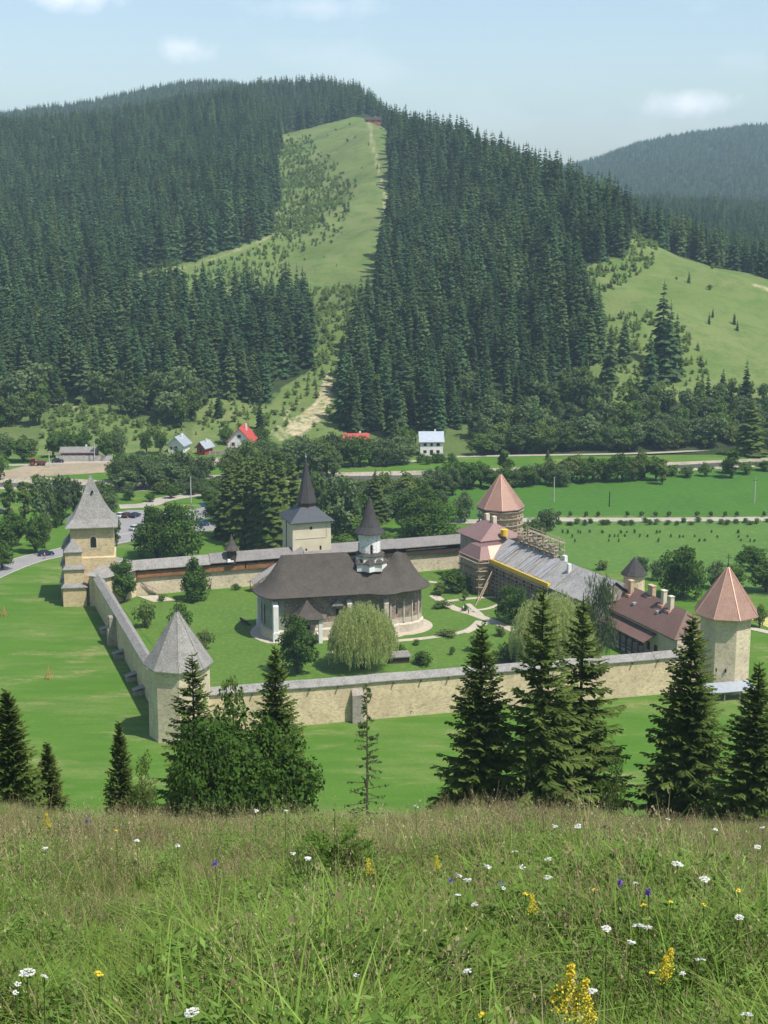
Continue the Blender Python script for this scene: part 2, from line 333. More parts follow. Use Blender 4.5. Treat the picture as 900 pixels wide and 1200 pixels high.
def npmesh(name, V, Q, mats, midx=None, var=None, smooth=False):
    # V (n,3); Q (f,4) quads, or (f,3) triangles
    me = bpy.data.meshes.new(name); k = Q.shape[1]
    me.vertices.add(len(V)); me.vertices.foreach_set('co', np.ascontiguousarray(V, np.float32).ravel())
    me.loops.add(Q.size); me.loops.foreach_set('vertex_index', np.ascontiguousarray(Q, np.int32).ravel())
    me.polygons.add(len(Q)); me.polygons.foreach_set('loop_start', np.arange(0, Q.size, k, dtype=np.int32))
    for mt in (mats if isinstance(mats, (list, tuple)) else [mats]): me.materials.append(mt)
    if midx is not None: me.polygons.foreach_set('material_index', np.asarray(midx, np.int32))
    if smooth: me.polygons.foreach_set('use_smooth', np.ones(len(Q), bool))
    me.update(calc_edges=True)
    if var is not None:
        a = me.attributes.new('var', 'FLOAT', 'FACE'); a.data.foreach_set('value', np.asarray(var, np.float32))
    return me
def mbarr(mb):
    V = np.array(mb.v); q = [f if len(f) == 4 else (f+(f[-1],)) for f in mb.f if len(f) in (3, 4)]
    return V, np.array([f for f in mb.f if len(f) == 4], int)
# ================================================================ GROUND: one sheet, meadow slope and valley floor
def grid_mesh(name, X, Y, Zv, mats, attrs=()):
    ny, nx = X.shape; V = np.stack([X, Y, Zv], -1).reshape(-1, 3)
    i = np.arange(ny*nx).reshape(ny, nx); Q = np.stack([i[:-1, :-1], i[:-1, 1:], i[1:, 1:], i[1:, :-1]], -1).reshape(-1, 4)
    me = npmesh(name, V, Q, mats, smooth=True)
    for an, av in attrs:
        a = me.attributes.new(an, 'FLOAT', 'POINT'); a.data.foreach_set('value', np.asarray(av, np.float32).ravel())
    o = bpy.data.objects.new(name, me); COL.objects.link(o); o['kind'] = 'structure'; return o
def spaced(*seg):
    out = []
    for a, b, s in seg: out += list(np.arange(a, b, s))
    return np.array(out+[seg[-1][1]], float)
gx = spaced((-6000, -600, 300), (-600, -60, 12), (-60, -14, 1.5), (-14, 14, .3), (14, 60, 1.5), (60, 600, 12), (600, 6000, 300))
gy = spaced((-60, -4, 3), (-4, 30, .3), (30, 100, 2), (100, 280, 3), (280, 640, 12), (640, 7000, 400))
X, Y = np.meshgrid(gx, gy); Zg = hill(X, Y)
Zg = np.where(Y > 560, Zg-np.clip((Y-560)/20, 0, 1)*3, Zg)
mead = np.clip((90-Y)/40, 0, 1)
grid_mesh('ground', X, Y, Zg, M['ground'], [('meadow', mead)])

# ================================================================ MOUNTAINS: height field in (bearing, distance)
KN = {  # bearing in photo columns: [(distance, image row of the bare ground)], rising from the valley floor
 -420: [(1500, 178), (1900, 190), (2700, 160), (3400, 185), (5200, 190)], -150: [(1500, 172), (1900, 188), (2700, 150), (3400, 175), (5200, 190)], 0: [(1500, 168), (1900, 185), (2700, 142), (3400, 170), (5200, 190)],
 100: [(1500, 156), (1900, 172), (2700, 126), (3400, 160), (5200, 190)], 200: [(1500, 140), (1900, 150), (2700, 106), (3400, 140), (5200, 190)], 250: [(1500, 132), (1900, 138), (2700, 99), (3400, 135), (5200, 190)], 290: [(1500, 128), (1800, 124), (2700, 106), (3400, 140), (5200, 200)],
 330: [(1446, 160), (1800, 119), (2600, 140), (5200, 210)], 355: [(1430, 153), (1780, 115), (2500, 140), (5200, 210)], 400: [(1400, 143), (1720, 118), (2400, 150), (5200, 215)],
 437: [(1350, 136), (1700, 130), (2200, 160), (3600, 240), (5200, 225)],
 460: [(1300, 150), (1600, 165), (2200, 230), (3600, 240), (5200, 225)], 500: [(1200, 165), (1450, 200), (1700, 260), (3600, 232), (5200, 225)],
 540: [(1100, 182), (1350, 230), (1700, 262), (2300, 275), (3600, 225), (5200, 220)], 600: [(980, 205), (1250, 250), (1700, 260), (2300, 270), (3600, 212), (5200, 215)],
 650: [(900, 222), (1150, 270), (1700, 256), (2300, 265), (3600, 203), (5200, 210)], 700: [(830, 243), (1080, 290), (1700, 252), (2300, 262), (3600, 190), (5200, 205)],
 740: [(800, 265), (1050, 310), (1700, 250), (2300, 262), (3600, 172), (5200, 195)], 800: [(780, 290), (1030, 320), (1700, 250), (2300, 262), (3600, 160), (5200, 190)],
 850: [(770, 308), (1020, 330), (1700, 252), (2300, 262), (3600, 153), (5200, 190)], 900: [(760, 325), (1000, 340), (1700, 256), (2300, 265), (3600, 149), (5200, 190)],
 1000: [(750, 357), (1000, 350), (1700, 262), (2300, 268), (3600, 150), (5200, 190)], 1150: [(740, 390), (1000, 370), (1700, 262), (2300, 268), (3600, 165), (5200, 190)],
 1420: [(740, 400), (1000, 380), (1700, 262), (2300, 268), (3600, 190), (5200, 200)]}
cols = np.array(sorted(KN)); DD = np.concatenate([np.arange(556, 760, 2.5), np.arange(760, 1100, 4), np.arange(1100, 2000, 8), np.arange(2000, 5300, 40)])
prof = []
for c_ in cols:
    kn = [(540, -2.0), (566, -0.5), (574, 1.0)]+[(d, zat(v, d)) for d, v in KN[c_]]
    prof.append(np.interp(DD, [k[0] for k in kn], [k[1] for k in kn]))
prof = np.array(prof); UU = np.arange(-420, 1421, 3.0); ZM = np.empty((len(DD), len(UU)))
for j in range(len(DD)): ZM[j] = np.interp(UU, cols, prof[:, j])
def smooth(a, n, ax):
    k = np.ones(n)/n; p = np.pad(a, [(n//2, n//2) if i == ax else (0, 0) for i in range(2)], 'edge')
    return np.apply_along_axis(lambda r: np.convolve(r, k, 'valid'), ax, p)
ZM = smooth(smooth(smooth(ZM, 11, 1), 11, 1), 7, 0)
MA = (UU-450)/1840.0; AX, DX = np.meshgrid(MA, DD); MX = AX*DX
up = np.clip((DX-600)/150, 0, 1)
ZM = ZM+up*(2.2*np.sin(MX*.031+DX*.017)+1.6*np.sin(MX*.067-DX*.041+2)+1.0*np.sin(MX*.15+DX*.11)+2.5*np.sin(DX*.012+MX*.009))
def mz(a, d):                        # bilinear mountain height
    a = np.asarray(a, float); d = np.asarray(d, float)
    i = np.clip(np.searchsorted(DD, d)-1, 0, len(DD)-2); fa = np.clip((a-MA[0])/(MA[1]-MA[0]), 0, len(MA)-1.001); j = fa.astype(int); fj = fa-j
    fi = np.clip((d-DD[i])/(DD[i+1]-DD[i]), 0, 1)
    return (ZM[i, j]*(1-fj)+ZM[i, j+1]*fj)*(1-fi)+(ZM[i+1, j]*(1-fj)+ZM[i+1, j+1]*fj)*fi
def inpoly(u, v, P):
    u = np.asarray(u, float); v = np.asarray(v, float); ins = np.zeros(u.shape, bool); n = len(P)
    for k in range(n):
        (x0, y0), (x1, y1) = P[k], P[(k+1) % n]
        if y0 == y1: continue
        c_ = ((y0 > v) != (y1 > v)) & (u < (x1-x0)*(v-y0)/(y1-y0)+x0); ins ^= c_
    return ins
def near_line(u, v, L, wd):
    u = np.asarray(u, float); v = np.asarray(v, float); best = np.full(u.shape, 1e9)
    for (x0, y0, *_), (x1, y1, *_2) in zip(L, L[1:]):
        dx, dy = x1-x0, y1-y0; t = np.clip(((u-x0)*dx+(v-y0)*dy)/(dx*dx+dy*dy+1e-9), 0, 1)
        best = np.minimum(best, np.hypot(u-x0-t*dx, v-y0-t*dy))
    return np.clip(1.6-best/wd, 0, 1)
CLEAR1 = [(452, 128), (424, 134), (330, 158), (325, 190), (326, 240), (318, 275), (268, 293), (222, 306), (157, 320), (150, 334), (178, 356), (205, 362), (362, 364), (366, 400), (362, 436), (332, 452),
          (318, 476), (240, 464), (232, 478), (222, 520), (222, 560), (420, 560), (400, 500), (402, 440), (418, 400), (440, 352), (447, 325), (447, 300), (458, 250), (460, 210), (452, 165), (460, 143)]
CLEAR2 = [(742, 268), (800, 290), (850, 310), (910, 330), (1450, 420), (1450, 480), (900, 470), (835, 464), (800, 470), (745, 474), (700, 474), (692, 430), (706, 405), (698, 372), (680, 340), (672, 318), (700, 308), (735, 300)]
CLEAR3 = [(50, 496), (75, 478), (115, 474), (150, 492), (215, 502), (222, 560), (40, 560)]
TRACK = [(432, 140), (436, 165), (443, 195), (452, 230), (447, 262), (452, 285)]
ROADCUT = [(150, 328), (200, 318), (250, 304), (300, 285), (318, 276)]
SCAR = [(385, 434), (392, 446), (388, 470), (378, 490), (352, 512), (334, 508), (338, 492), (356, 484), (372, 468), (378, 448)]
PU, PV = proj(MX, DX, ZM)
vis_front = DX < 1500
grass = ((inpoly(PU, PV, CLEAR1) | inpoly(PU, PV, CLEAR3)) & vis_front | inpoly(PU, PV, CLEAR2) & (DX < 860)).astype(float)
grass = np.where((DX < 640) & (PU < 560), np.maximum(grass, .7), grass)
soil = np.zeros_like(grass)
rn = RNG.random(grass.shape)
soil = np.maximum(soil, inpoly(PU, PV, SCAR)*1.0); soil = np.maximum(soil, near_line(PU, PV, TRACK, 1.5)*(.5+.5*np.sin(PV*.35)**2)*vis_front*.8)
soil = np.maximum(soil, near_line(PU, PV, ROADCUT, 1.2)*vis_front*(.2+.3*(np.sin(PU*.21) > .1)))
for L_ in ([(332, 487), (342, 500), (353, 512)], [(320, 505), (330, 515)], [(326, 500), (337, 512)], [(340, 480), (334, 487), (349, 472)], [(55, 468), (75, 474), (92, 480)], [(160, 478), (185, 486)], [(884, 334), (902, 340)], [(705, 318), (720, 316)]):
    soil = np.maximum(soil, near_line(PU, PV, L_, 1.6)*.8*vis_front)
grid_mesh('mountain', MX, DX, ZM, M['mount'], [('grass', grass), ('soil', soil)])

# ================================================================ SHEETS ON THE VALLEY FLOOR
LIFT = [0.02]
def sheet(name, px, mat, z=None):
    LIFT[0] += .006; z = LIFT[0] if z is None else z
    mb = MB(); mb.add([(*G(u, v), z) for u, v in px], [tuple(range(len(px)))]); o = mb.build(name, mat); o['kind'] = 'structure'; return o
def ribbon(name, px, wd, mat, kerb=None):
    LIFT[0] += .006; z = LIFT[0]; pts = [Vector(G(u, v)) for u, v in px]
    # resample a smooth centre line
    P = []
    for i in range(len(pts)-1):
        p0, p1, p2, p3 = pts[max(i-1, 0)], pts[i], pts[i+1], pts[min(i+2, len(pts)-1)]
        for k in range(6):
            t = k/6; P.append(.5*((2*p1)+(p2-p0)*t+(2*p0-5*p1+4*p2-p3)*t*t+(3*p1-p0-3*p2+p3)*t**3))
    P.append(pts[-1]); mb = MB(); L = []; R = []
    for i, p in enumerate(P):
        d = (P[min(i+1, len(P)-1)]-P[max(i-1, 0)]).normalized(); n = Vector((-d.y, d.x)); L.append(p+n*wd/2); R.append(p-n*wd/2)
    for i in range(len(P)-1): mb.quad((*R[i], z), (*R[i+1], z), (*L[i+1], z), (*L[i], z))
    o = mb.build(name, mat); o['kind'] = 'structure'
    if kerb:
        kb = MB()
        for S, sg in ((L, 1), (R, -1)):
            for i in range(len(S)-1): kb.bar((*S[i], z+.05), (*S[i+1], z+.05), .25, .12)
        k = kb.build('kerb', M['concrete']); k['kind'] = 'structure'
    return o
sheet('crop_field', [(380, 574), (480, 574), (560, 566), (640, 560), (720, 555), (790, 549), (900, 548), (1300, 540), (1300, 604), (900, 604), (640, 604), (520, 610), (400, 612)], M['crop'])
sheet('orchard_grass', [(640, 612), (900, 611), (1300, 610), (1300, 730), (900, 700), (700, 668), (640, 655)], M['orchard'])
ribbon('gravel_road', [(480, 612), (560, 611), (640, 609), (760, 609), (900, 608), (1200, 606)], 5.5, M['gravelroad'])
sheet('river_shoal', [(-300, 575), (-100, 572), (40, 574), (120, 578), (200, 574), (262, 566), (330, 565), (420, 561), (520, 560), (600, 558), (700, 556), (800, 552), (870, 548), (900, 546), (1300, 540), (1300, 534), (900, 537), (830, 540), (700, 545), (600, 548), (520, 551), (430, 553), (330, 554), (262, 556), (180, 563), (120, 563), (40, 559), (-100, 556), (-300, 555)], M['shoal'])
ribbon('river', [(-300, 568), (-60, 567), (60, 570), (150, 571), (230, 564), (330, 561), (430, 560), (520, 558), (600, 554), (700, 550), (800, 547), (900, 543), (1300, 538)], 7, M['river'])
sheet('dirt_yard', [(-200, 556), (10, 551), (40, 543), (70, 540), (150, 540), (210, 538), (270, 536), (270, 543), (220, 547), (150, 552), (90, 556), (20, 560), (-200, 566)], M['dirt'])
ribbon('valley_track', [(-150, 546), (20, 545), (90, 542), (160, 541), (230, 539), (330, 541), (420, 545), (480, 541), (520, 536), (600, 534), (760, 531), (900, 524), (1200, 515)], 3.0, M['gravelroad'])
ribbon('asphalt_road', [(-160, 745), (-60, 697), (0, 669), (35, 656), (66, 649), (100, 641), (160, 628), (210, 622), (260, 617), (330, 613), (400, 612)], 8, M['asphalt'], True)
sheet('parking_lot', [(128, 604), (150, 598), (200, 598), (262, 594), (300, 594), (300, 602), (262, 605), (225, 610), (205, 622), (160, 634), (128, 640), (120, 630)], M['asphalt'])
ribbon('gravel_lane', [(140, 594), (172, 592), (190, 586), (225, 580), (262, 576), (300, 575)], 6.5, M['gravelroad'])
ribbon('side_path', [(1100, 780), (960, 752), (905, 742), (880, 737), (862, 738)], 2.2, M['path'])
sheet('hay_patch', [(880, 726), (900, 720), (1000, 716), (1040, 726), (960, 738), (900, 736)], plain('mown_hay', (.50, .46, .16), (.40, .38, .13), .4))
# courtyard lawn, paths and paving
sheet('courtyard_lawn', [(136, 704), (560, 668), (612, 700), (720, 790), (700, 795), (350, 815), (230, 810), (190, 770)], M['mown'])
for px, wd in (([(508, 698), (530, 712), (560, 722), (600, 738), (622, 752)], 2.4), ([(455, 752), (500, 748), (545, 740), (562, 728)], 1.7), ([(515, 706), (560, 701), (600, 700)], 1.5),
               ([(545, 742), (575, 730), (600, 736)], 1.6), ([(536, 716), (570, 714), (595, 704)], 1.2), ([(500, 682), (530, 684), (552, 680)], 1.6), ([(565, 722), (548, 708)], 1.3)):
    ribbon('garden_path', px, wd, M['path'])
sheet('bare_patch', [(160, 699), (190, 698), (206, 704), (180, 706)], M['path'])
# ================================================================ FORTRESS WALLS
A = (-36.8, 263.5); B = (67.0, 290.2); CT = (31.2, 388.3); D = (-69.0, 357.6)
def unit(p, q):
    d = math.hypot(q[0]-p[0], q[1]-p[1]); return ((q[0]-p[0])/d, (q[1]-p[1])/d)
def along(p, q, s):
    d = unit(p, q); return (p[0]+d[0]*s, p[1]+d[1]*s)
def gable(zt, half, rise, ov=.35, th=.16):
    return [(-half-ov, zt-.12), (0, zt+rise), (half+ov, zt-.12), (half+ov, zt-.12+th), (0, zt+rise+th*1.2), (-half-ov, zt-.12+th)][::-1]
def tri_fill(mb, p0, p1, zt, half, rise, m=0): mb.sect(p0, p1, [(-half, zt-.05), (half, zt-.05), (0, zt+rise-.02)], m)
def mwall(name, label, p0, p1, half, zt, rise, sm='stone', slits=()):
    t = thing(name, label, 'wall', (*p0, 0))
    mb = MB(); d = unit(p0, p1); L = math.hypot(p1[0]-p0[0], p1[1]-p0[1]); n = max(2, int(L/6)); rr = random.Random(3)
    mb.sect(p0, p1, [(half, -1.5), (half, zt), (-half, zt), (-half, -1.5)]); tri_fill(mb, p0, p1, zt, half, rise)
    mb.build('masonry', M[sm], t)
    r = MB()
    # roof laid in lengths that do not line up perfectly
    s = 0
    while s < L-.1:
        e = min(L, s+rr.uniform(7, 15)); dz = rr.uniform(-.05, .05)
        r.sect(along(p0, p1, s), along(p0, p1, e), [(o, z+dz) for o, z in gable(zt, half, rise)]); s = e
    r.build('shingle_roof', M['shing'], t)
    return t
wa = (-40.7-.0, 276.0)
FA, FB = along(A, B, 4.0), along(A, B, 103.4)
w1 = mwall('fortress_wall', 'long sunlit cream stone wall with grey shingle capping below the spruces', FA, FB, 1.05, 7.35, .92)
nf = (-unit(FA, FB)[1], unit(FA, FB)[0])
bt = MB(); c_ = G(377, 848); c_ = along(FA, FB, 28.5); c_ = (c_[0]-nf[0]*1.6, c_[1]-nf[1]*1.6)
bt.obox(c_, unit(FA, FB), 1.1, .9, -.5, 5.4); bt.loft([[(c_[0]+x*1.1*unit(FA, FB)[0]+y*.9*nf[0], c_[1]+x*1.1*unit(FA, FB)[1]+y*.9*nf[1], 5.4) for x, y in ((-1, -1), (1, -1), (1, 1), (-1, 1))],
        [(c_[0]+x*1.0*unit(FA, FB)[0]+.75*nf[0], c_[1]+x*1.0*unit(FA, FB)[1]+.75*nf[1], 6.4) for x, y in ((-1, -1), (1, -1), (1, 1), (-1, 1))]])
bt.build('buttress', M['buttress'], w1)
dp = MB()
for s in np.arange(9, 98, 5.3):
    q = along(FA, FB, s); dp.obox((q[0]-nf[0]*1.35, q[1]-nf[1]*1.35), unit(FA, FB), .12, .3, 6.75, 6.95)
each(dp, 'water_spout', M['wood'], w1)
# left wall, running away from the near tower to the gate tower
LA, LD = (-40.3, 269.0), (-68.5, 353.5)
w2 = mwall('fortress_wall', 'shaded stone wall running back from the grey tower to the stepped tower', LA, LD, .85, 7.0, .8, 'stone')
dl = unit(LA, LD); nl = (-dl[1], dl[0])
for s, hb in ((53, 6.4),):
    b = MB(); q = along(LA, LD, s); q = (q[0]+nl[0]*1.5, q[1]+nl[1]*1.5); b.obox(q, dl, 1.0, .8, -.5, hb); b.obox((q[0]+nl[0]*.7, q[1]+nl[1]*.7), dl, .9, .5, -.5, hb-2.5); b.build('buttress', M['buttress'], w2)
for s in (18, 27, 43, 62):
    b = MB(); q = along(LA, LD, s); q = (q[0]+nl[0]*1.9, q[1]+nl[1]*1.9); b.obox(q, dl, .8, 1.0, -.5, 1.0)
    b.loft([[(q[0]+nl[0]*i-dl[0]*j, q[1]+nl[1]*i-dl[1]*j, z) for i, j, z in ((-1.1, .9, 1.7), (1.2, .9, 1.0), (1.2, -.9, 1.0), (-1.1, -.9, 1.7))], [(q[0]+nl[0]*i-dl[0]*j, q[1]+nl[1]*i-dl[1]*j, z+.15) for i, j, z in ((-1.1, .9, 1.7), (1.2, .9, 1.0), (1.2, -.9, 1.0), (-1.1, -.9, 1.7))]], 1)
    b.build('low_buttress', [M['buttress'], M['shing']], w2)
# back wall with the covered wooden walkway
KA, KB = (-63.5, 358.2), (22.5, 387.8)
w3 = thing('fortress_wall', 'back courtyard wall carrying a covered dark timber walkway with shingle roof', 'wall', (*KA, 0))
dk = unit(KA, KB); nk = (-dk[1], dk[0]); LK = math.hypot(KB[0]-KA[0], KB[1]-KA[1])
mb = MB(); mb.sect(KA, KB, [(2.6, -1), (2.6, 4.6), (0, 4.6), (0, -1)]); mb.build('masonry', M['stone_t'], w3)
mb = MB(); mb.sect(KA, KB, [(2.7, 4.5), (2.7, 7.4), (2.2, 7.4), (2.2, 4.5)]); mb.sect(KA, KB, [(2.7, 4.6), (2.7, 4.8), (-.55, 4.8), (-.55, 4.6)]); mb.build('walkway_deck', M['wood'], w3)
for s0, s1, mt in ((1, 31, 'wood_o'), (31, 41.5, 'wood_o'), (54, LK, 'wood')):
    mb = MB(); q0, q1 = along(KA, KB, s0), along(KA, KB, s1)
    n = int((s1-s0)/.45)
    rr = random.Random(int(s0))
    for k in range(n):
        a, b_ = along(q0, q1, k*.45+.02), along(q0, q1, k*.45+.43); hgt = rr.uniform(-.06, .06)
        mb.sect(a, b_, [(-.62, 4.55), (-.62, 6.0+hgt if mt == 'wood_o' else 5.7+hgt), (-.55, 6.0+hgt if mt == 'wood_o' else 5.7+hgt), (-.55, 4.55)])
    mb.build('plank_parapet', M[mt], w3)
mb = MB()
for s in np.arange(0.5, LK, 2.6):
    q = along(KA, KB, s); mb.obox((q[0]-nk[0]*.45, q[1]-nk[1]*.45), dk, .1, .1, 4.5, 7.0)
mb.sect(KA, KB, [(-.35, 6.75), (-.35, 6.95), (-.55, 6.95), (-.55, 6.75)]); each(mb, 'walkway_post', M['wood'], w3)
for s0, s1, dz in ((0, 22, -.25), (22, 47, 0), (47, 70, .12), (70, LK, 0)):
    mb = MB(); mb.sect(along(KA, KB, s0), along(KA, KB, s1), [(o, z+dz) for o, z in [(3.3, 7.0), (1.0, 8.7), (-1.2, 6.75), (-1.2, 6.9), (1.0, 8.9), (3.3, 7.15)]]); mb.build('shingle_roof', M['shing_m'] if s0 else M['shing'], w3)
q = along(KA, KB, 79); mb = MB(); mb.sect(along(KA, KB, 73), along(KA, KB, 84), [(-.3, 5.9), (-.3, 6.2), (-.55, 6.2), (-.55, 5.9)]); mb.build('pale_plank', M['wood_l'], w3)
# little timber turret with witch-hat roof on the walkway
q = along(KA, KB, 27.5); q = (q[0]-nk[0]*.3, q[1]-nk[1]*.3)
tt = thing('watch_turret', 'small dark timber turret with pointed hat roof rising from walkway', 'turret', (*q, 6.5))
mb = MB(); mb.lathe((*q, 0), [(1.15, 6.3), (1.15, 9.9)], 8, .2); mb.build('shaft', M['wood'], tt)
mb = MB(); mb.lathe((*q, 0), [(2.0, 9.7), (1.15, 10.8), (.45, 12.2), (.06, 13.6)], 8, .2); mb.build('pointed_roof', M['shing_d'], tt)
mb = MB(); mb.obox((q[0]-.3, q[1]-1.1), dk, .8, .5, 6.9, 7.2); mb.obox((q[0]-.6, q[1]-1.2), dk, .35, .35, 7.2, 7.6); mb.build('white_flashing', M['white'], tt)
# wooden stairs to the walkway
def stairs(name, label, p0, p1, z1, covered=False):
    t = thing(name, label, 'stairs', (*p0, 0)); d = unit(p0, p1); n = (-d[1], d[0]); L = math.hypot(p1[0]-p0[0], p1[1]-p0[1]); k = 18; mb = MB()
    for i in range(k):
        q = along(p0, p1, L*(i+.5)/k); mb.obox(q, d, L/k*.55, .8, z1*(i+.6)/k-.05, z1*(i+1)/k)
    for s in (-.8, .8): mb.bar((p0[0]+n[0]*s, p0[1]+n[1]*s, 0), (p1[0]+n[0]*s, p1[1]+n[1]*s, z1-.1), .12, .3)
    mb.build('flight', M['wood_g'], t); r = MB()
    for s in (-.85, .85):
        r.bar((p0[0]+n[0]*s, p0[1]+n[1]*s, 1.0), (p1[0]+n[0]*s, p1[1]+n[1]*s, z1+1.0), .1, .12)
        for i in range(7):
            q = along(p0, p1, L*i/6); r.bar((q[0]+n[0]*s, q[1]+n[1]*s, z1*i/6), (q[0]+n[0]*s, q[1]+n[1]*s, z1*i/6+1.05), .1, .1)
    each(r, 'handrail', M['wood_o'] if covered else M['wood_g'], t)
    if covered:
        r = MB(); h = 2.5
        R = lambda p, z: [(p[0]+n[0]*o, p[1]+n[1]*o, z+dz) for o, dz in ((-1.3, 0), (0, .8), (1.3, 0), (1.3, .14), (0, .95), (-1.3, .14))]
        r.loft([R(along(p1, p0, L+.6), h-.3), R(p1, z1+h)]); r.build('shingle_roof', M['shing_m'], t)
        r = MB()
        for i in range(7):
            q = along(p0, p1, L*i/6)
            for s in (-1, 1): r.bar((q[0]+n[0]*s, q[1]+n[1]*s, z1*i/6), (q[0]+n[0]*s, q[1]+n[1]*s, z1*i/6+h+.05), .16, .16)
        each(r, 'post', M['wood_o'], t)
    return t
stairs('wooden_stairs', 'open grey wooden stairs climbing left to the walkway by the stepped tower', (G(186, 696)[0], G(186, 696)[1]), (G(156, 688)[0]-1, 360.2), 4.7)
q0 = along(KA, KB, 27); p0 = G(296, 694)
stairs('covered_stairs', 'roofed wooden stairway climbing to the back walkway beside the church', p0, (along(KA, KB, 45)[0]+.4, along(KA, KB, 45)[1]-1.2), 6.0, True)
# right wall, mostly hidden behind the cells
w4 = thing('fortress_wall', 'rear right boundary wall running behind the monks\' quarters to the copper tower', 'wall', (*B, 0)); mb = MB(); pr = [(66.2, 292), (68.2, 307), (57.0, 342), (33.5, 385)]
for i in range(3): mb.sect(pr[i], pr[i+1], [(.8, -1), (.8, 6.2), (-.8, 6.2), (-.8, -1)])
mb.build('masonry', M['stone'], w4); mb = MB()
for i in range(3): mb.sect(pr[i], pr[i+1], gable(6.2, .8, .7, .25))
mb.build('shingle_roof', M['shing'], w4)

# ================================================================ TOWERS
def cross(mb, c, z, h, w_=.06):
    mb.bar((c[0], c[1], z), (c[0], c[1], z+h), w_*1.6, w_*1.6); mb.bar((c[0]-h*.28, c[1], z+h*.62), (c[0]+h*.28, c[1], z+h*.62), w_*1.4, w_*1.4); mb.bar((c[0]-h*.16, c[1], z+h*.8), (c[0]+h*.16, c[1], z+h*.8), w_*1.2, w_*1.2)
def octo(name, label, c, R, Re, ze, za, ph, wallm, roofm, zb=-1, ridge=None, fin=2.0):
    t = thing(name, label, 'tower', (*c, 0)); mb = MB(); mb.lathe((*c, 0), [(R*1.02, zb), (R*1.005, 1.2), (R, ze+.3)], 8, ph); mb.build('masonry', M[wallm], t)
    rf = MB(); rf.lathe((*c, 0), [(R*.9, ze+.25), (Re, ze), (Re, ze+.18), (Re*.66, ze+(za-ze)*.36), (Re*.33, ze+(za-ze)*.69), (.12, za)], 8, ph); ro = rf.build('pointed_roof', M[roofm], t)
    if ridge:
        rb = MB()
        for k in range(8):
            a = ph+k*math.pi/4
            pts = [(c[0]+r*math.cos(a), c[1]+r*math.sin(a), z+.06) for r, z in ((Re, ze+.18), (Re*.66, ze+(za-ze)*.36), (Re*.33, ze+(za-ze)*.69), (.12, za))]
            for i in range(3): rb.bar(pts[i], pts[i+1], .16, .1)
        rb.build('ridge_cap', M[ridge], ro)
    f = MB(); f.lathe((*c, 0), [(.32, za-.35), (.28, za+.05), (.1, za+.25), (.22, za+.45), (.05, za+.65)], 8); cross(f, c, za+.5, fin); f.build('finial_cross', M['metal'], t)
    return t
oA = octo('octagonal_tower', 'near octagonal stone tower with pale grey shingled cone roof', A, 5.5, 6.25, 13.3, 23.1, math.radians(8), 'stone_t', 'shing', -1, 'shing')
oB = octo('octagonal_tower', 'tall octagonal cream tower with copper cone roof at right corner', B, 5.15, 6.5, 15.2, 24.6, math.radians(12), 'stone_t', 'copper', -1, 'copper_n')
sl_ = MB()
for a in (284-22, 239+2): 
    aa = math.radians(a); sl_.obox((B[0]+4.95*math.cos(aa), B[1]+4.95*math.sin(aa)), (-math.sin(aa), math.cos(aa)), .16, .12, 4.6, 5.3)
each(sl_, 'slit_window', M['dark'], oB)
oC = octo('octagonal_tower', 'far corner tower with pinkish copper cone roof wrapped in scaffolding', (30.2, 390), 4.9, 6.3, 15.6, 24.3, 0, 'stone', 'copper', -1, 'copper_n', .8)
# far-left square tower with stepped buttresses
dT = unit((-74.1, 352.0), (-63.8, 353.6)); nT = (-dT[1], dT[0]); hw = 5.0
cT = (-68.9+nT[0]*5.0, 353.2+nT[1]*5.0)
tD = thing('square_tower', 'square cream tower with flared grey pyramid roof and stepped buttresses', 'tower', (*cT, 0))
def loc(c, d, a, b): return (c[0]+d[0]*a-d[1]*b, c[1]+d[1]*a+d[0]*b)
def sq(c, d, h, z, h2=None):
    h2 = h if h2 is None else h2; return [(*loc(c, d, i*h, j*h2), z) for i, j in ((-1, -1), (1, -1), (1, 1), (-1, 1))]
mb = MB(); mb.loft([sq(cT, dT, hw+.35, -1), sq(cT, dT, hw+.3, 11), sq(cT, dT, hw, 11.3), sq(cT, dT, hw, 18.9)]); mb.build('masonry', M['stone_d'], tD)
rf = MB(); zs = [(6.1, 18.3), (6.1, 18.5), (4.5, 20.2), (3.1, 22.7), (1.6, 26.2), (.18, 29.8)]
rf.loft([sq(cT, dT, hw, 18.4)]+[sq(cT, dT, h, z) for h, z in zs]); ro = rf.build('flared_roof', M['shing'], tD)
hb = MB(); q = loc(cT, dT, .35, -1.75); hb.obox(q, dT, .22, .5, 26.0, 26.5); hb.build('vent_hole', M['dark'], ro)
def arch_open(mb, c, d, n, w_, z0, z1, dep, m=0):
    pts = [(-w_, z0), (w_, z0)]+[(w_*math.cos(a), z1-w_+w_*math.sin(a)) for a in np.linspace(0, math.pi, 9)]
    mb.loft([[(c[0]+d[0]*x+n[0]*k, c[1]+d[1]*x+n[1]*k, z) for x, z in pts] for k in (0, dep)], m)
mT = (-nT[0], -nT[1])
fc = loc(cT, dT, .3, -hw)
wn = MB(); arch_open(wn, fc, dT, mT, 1.0, 13.2, 16.4, .06); wo_ = wn.build('window_frame', M['stone_t'], tD)
wn = MB(); arch_open(wn, fc, dT, mT, .68, 13.5, 16.05, .1); wn.build('opening', M['dark'], wo_)
wn = MB(); q = loc(cT, dT, .35, -hw-.3); q2 = loc(cT, dT, 4.0, -hw-.3); wn.obox(loc(cT, dT, 1.0, -hw-.33), dT, .3, .06, 6.4, 7.2); wn.build('slit_window', M['dark'], tD)
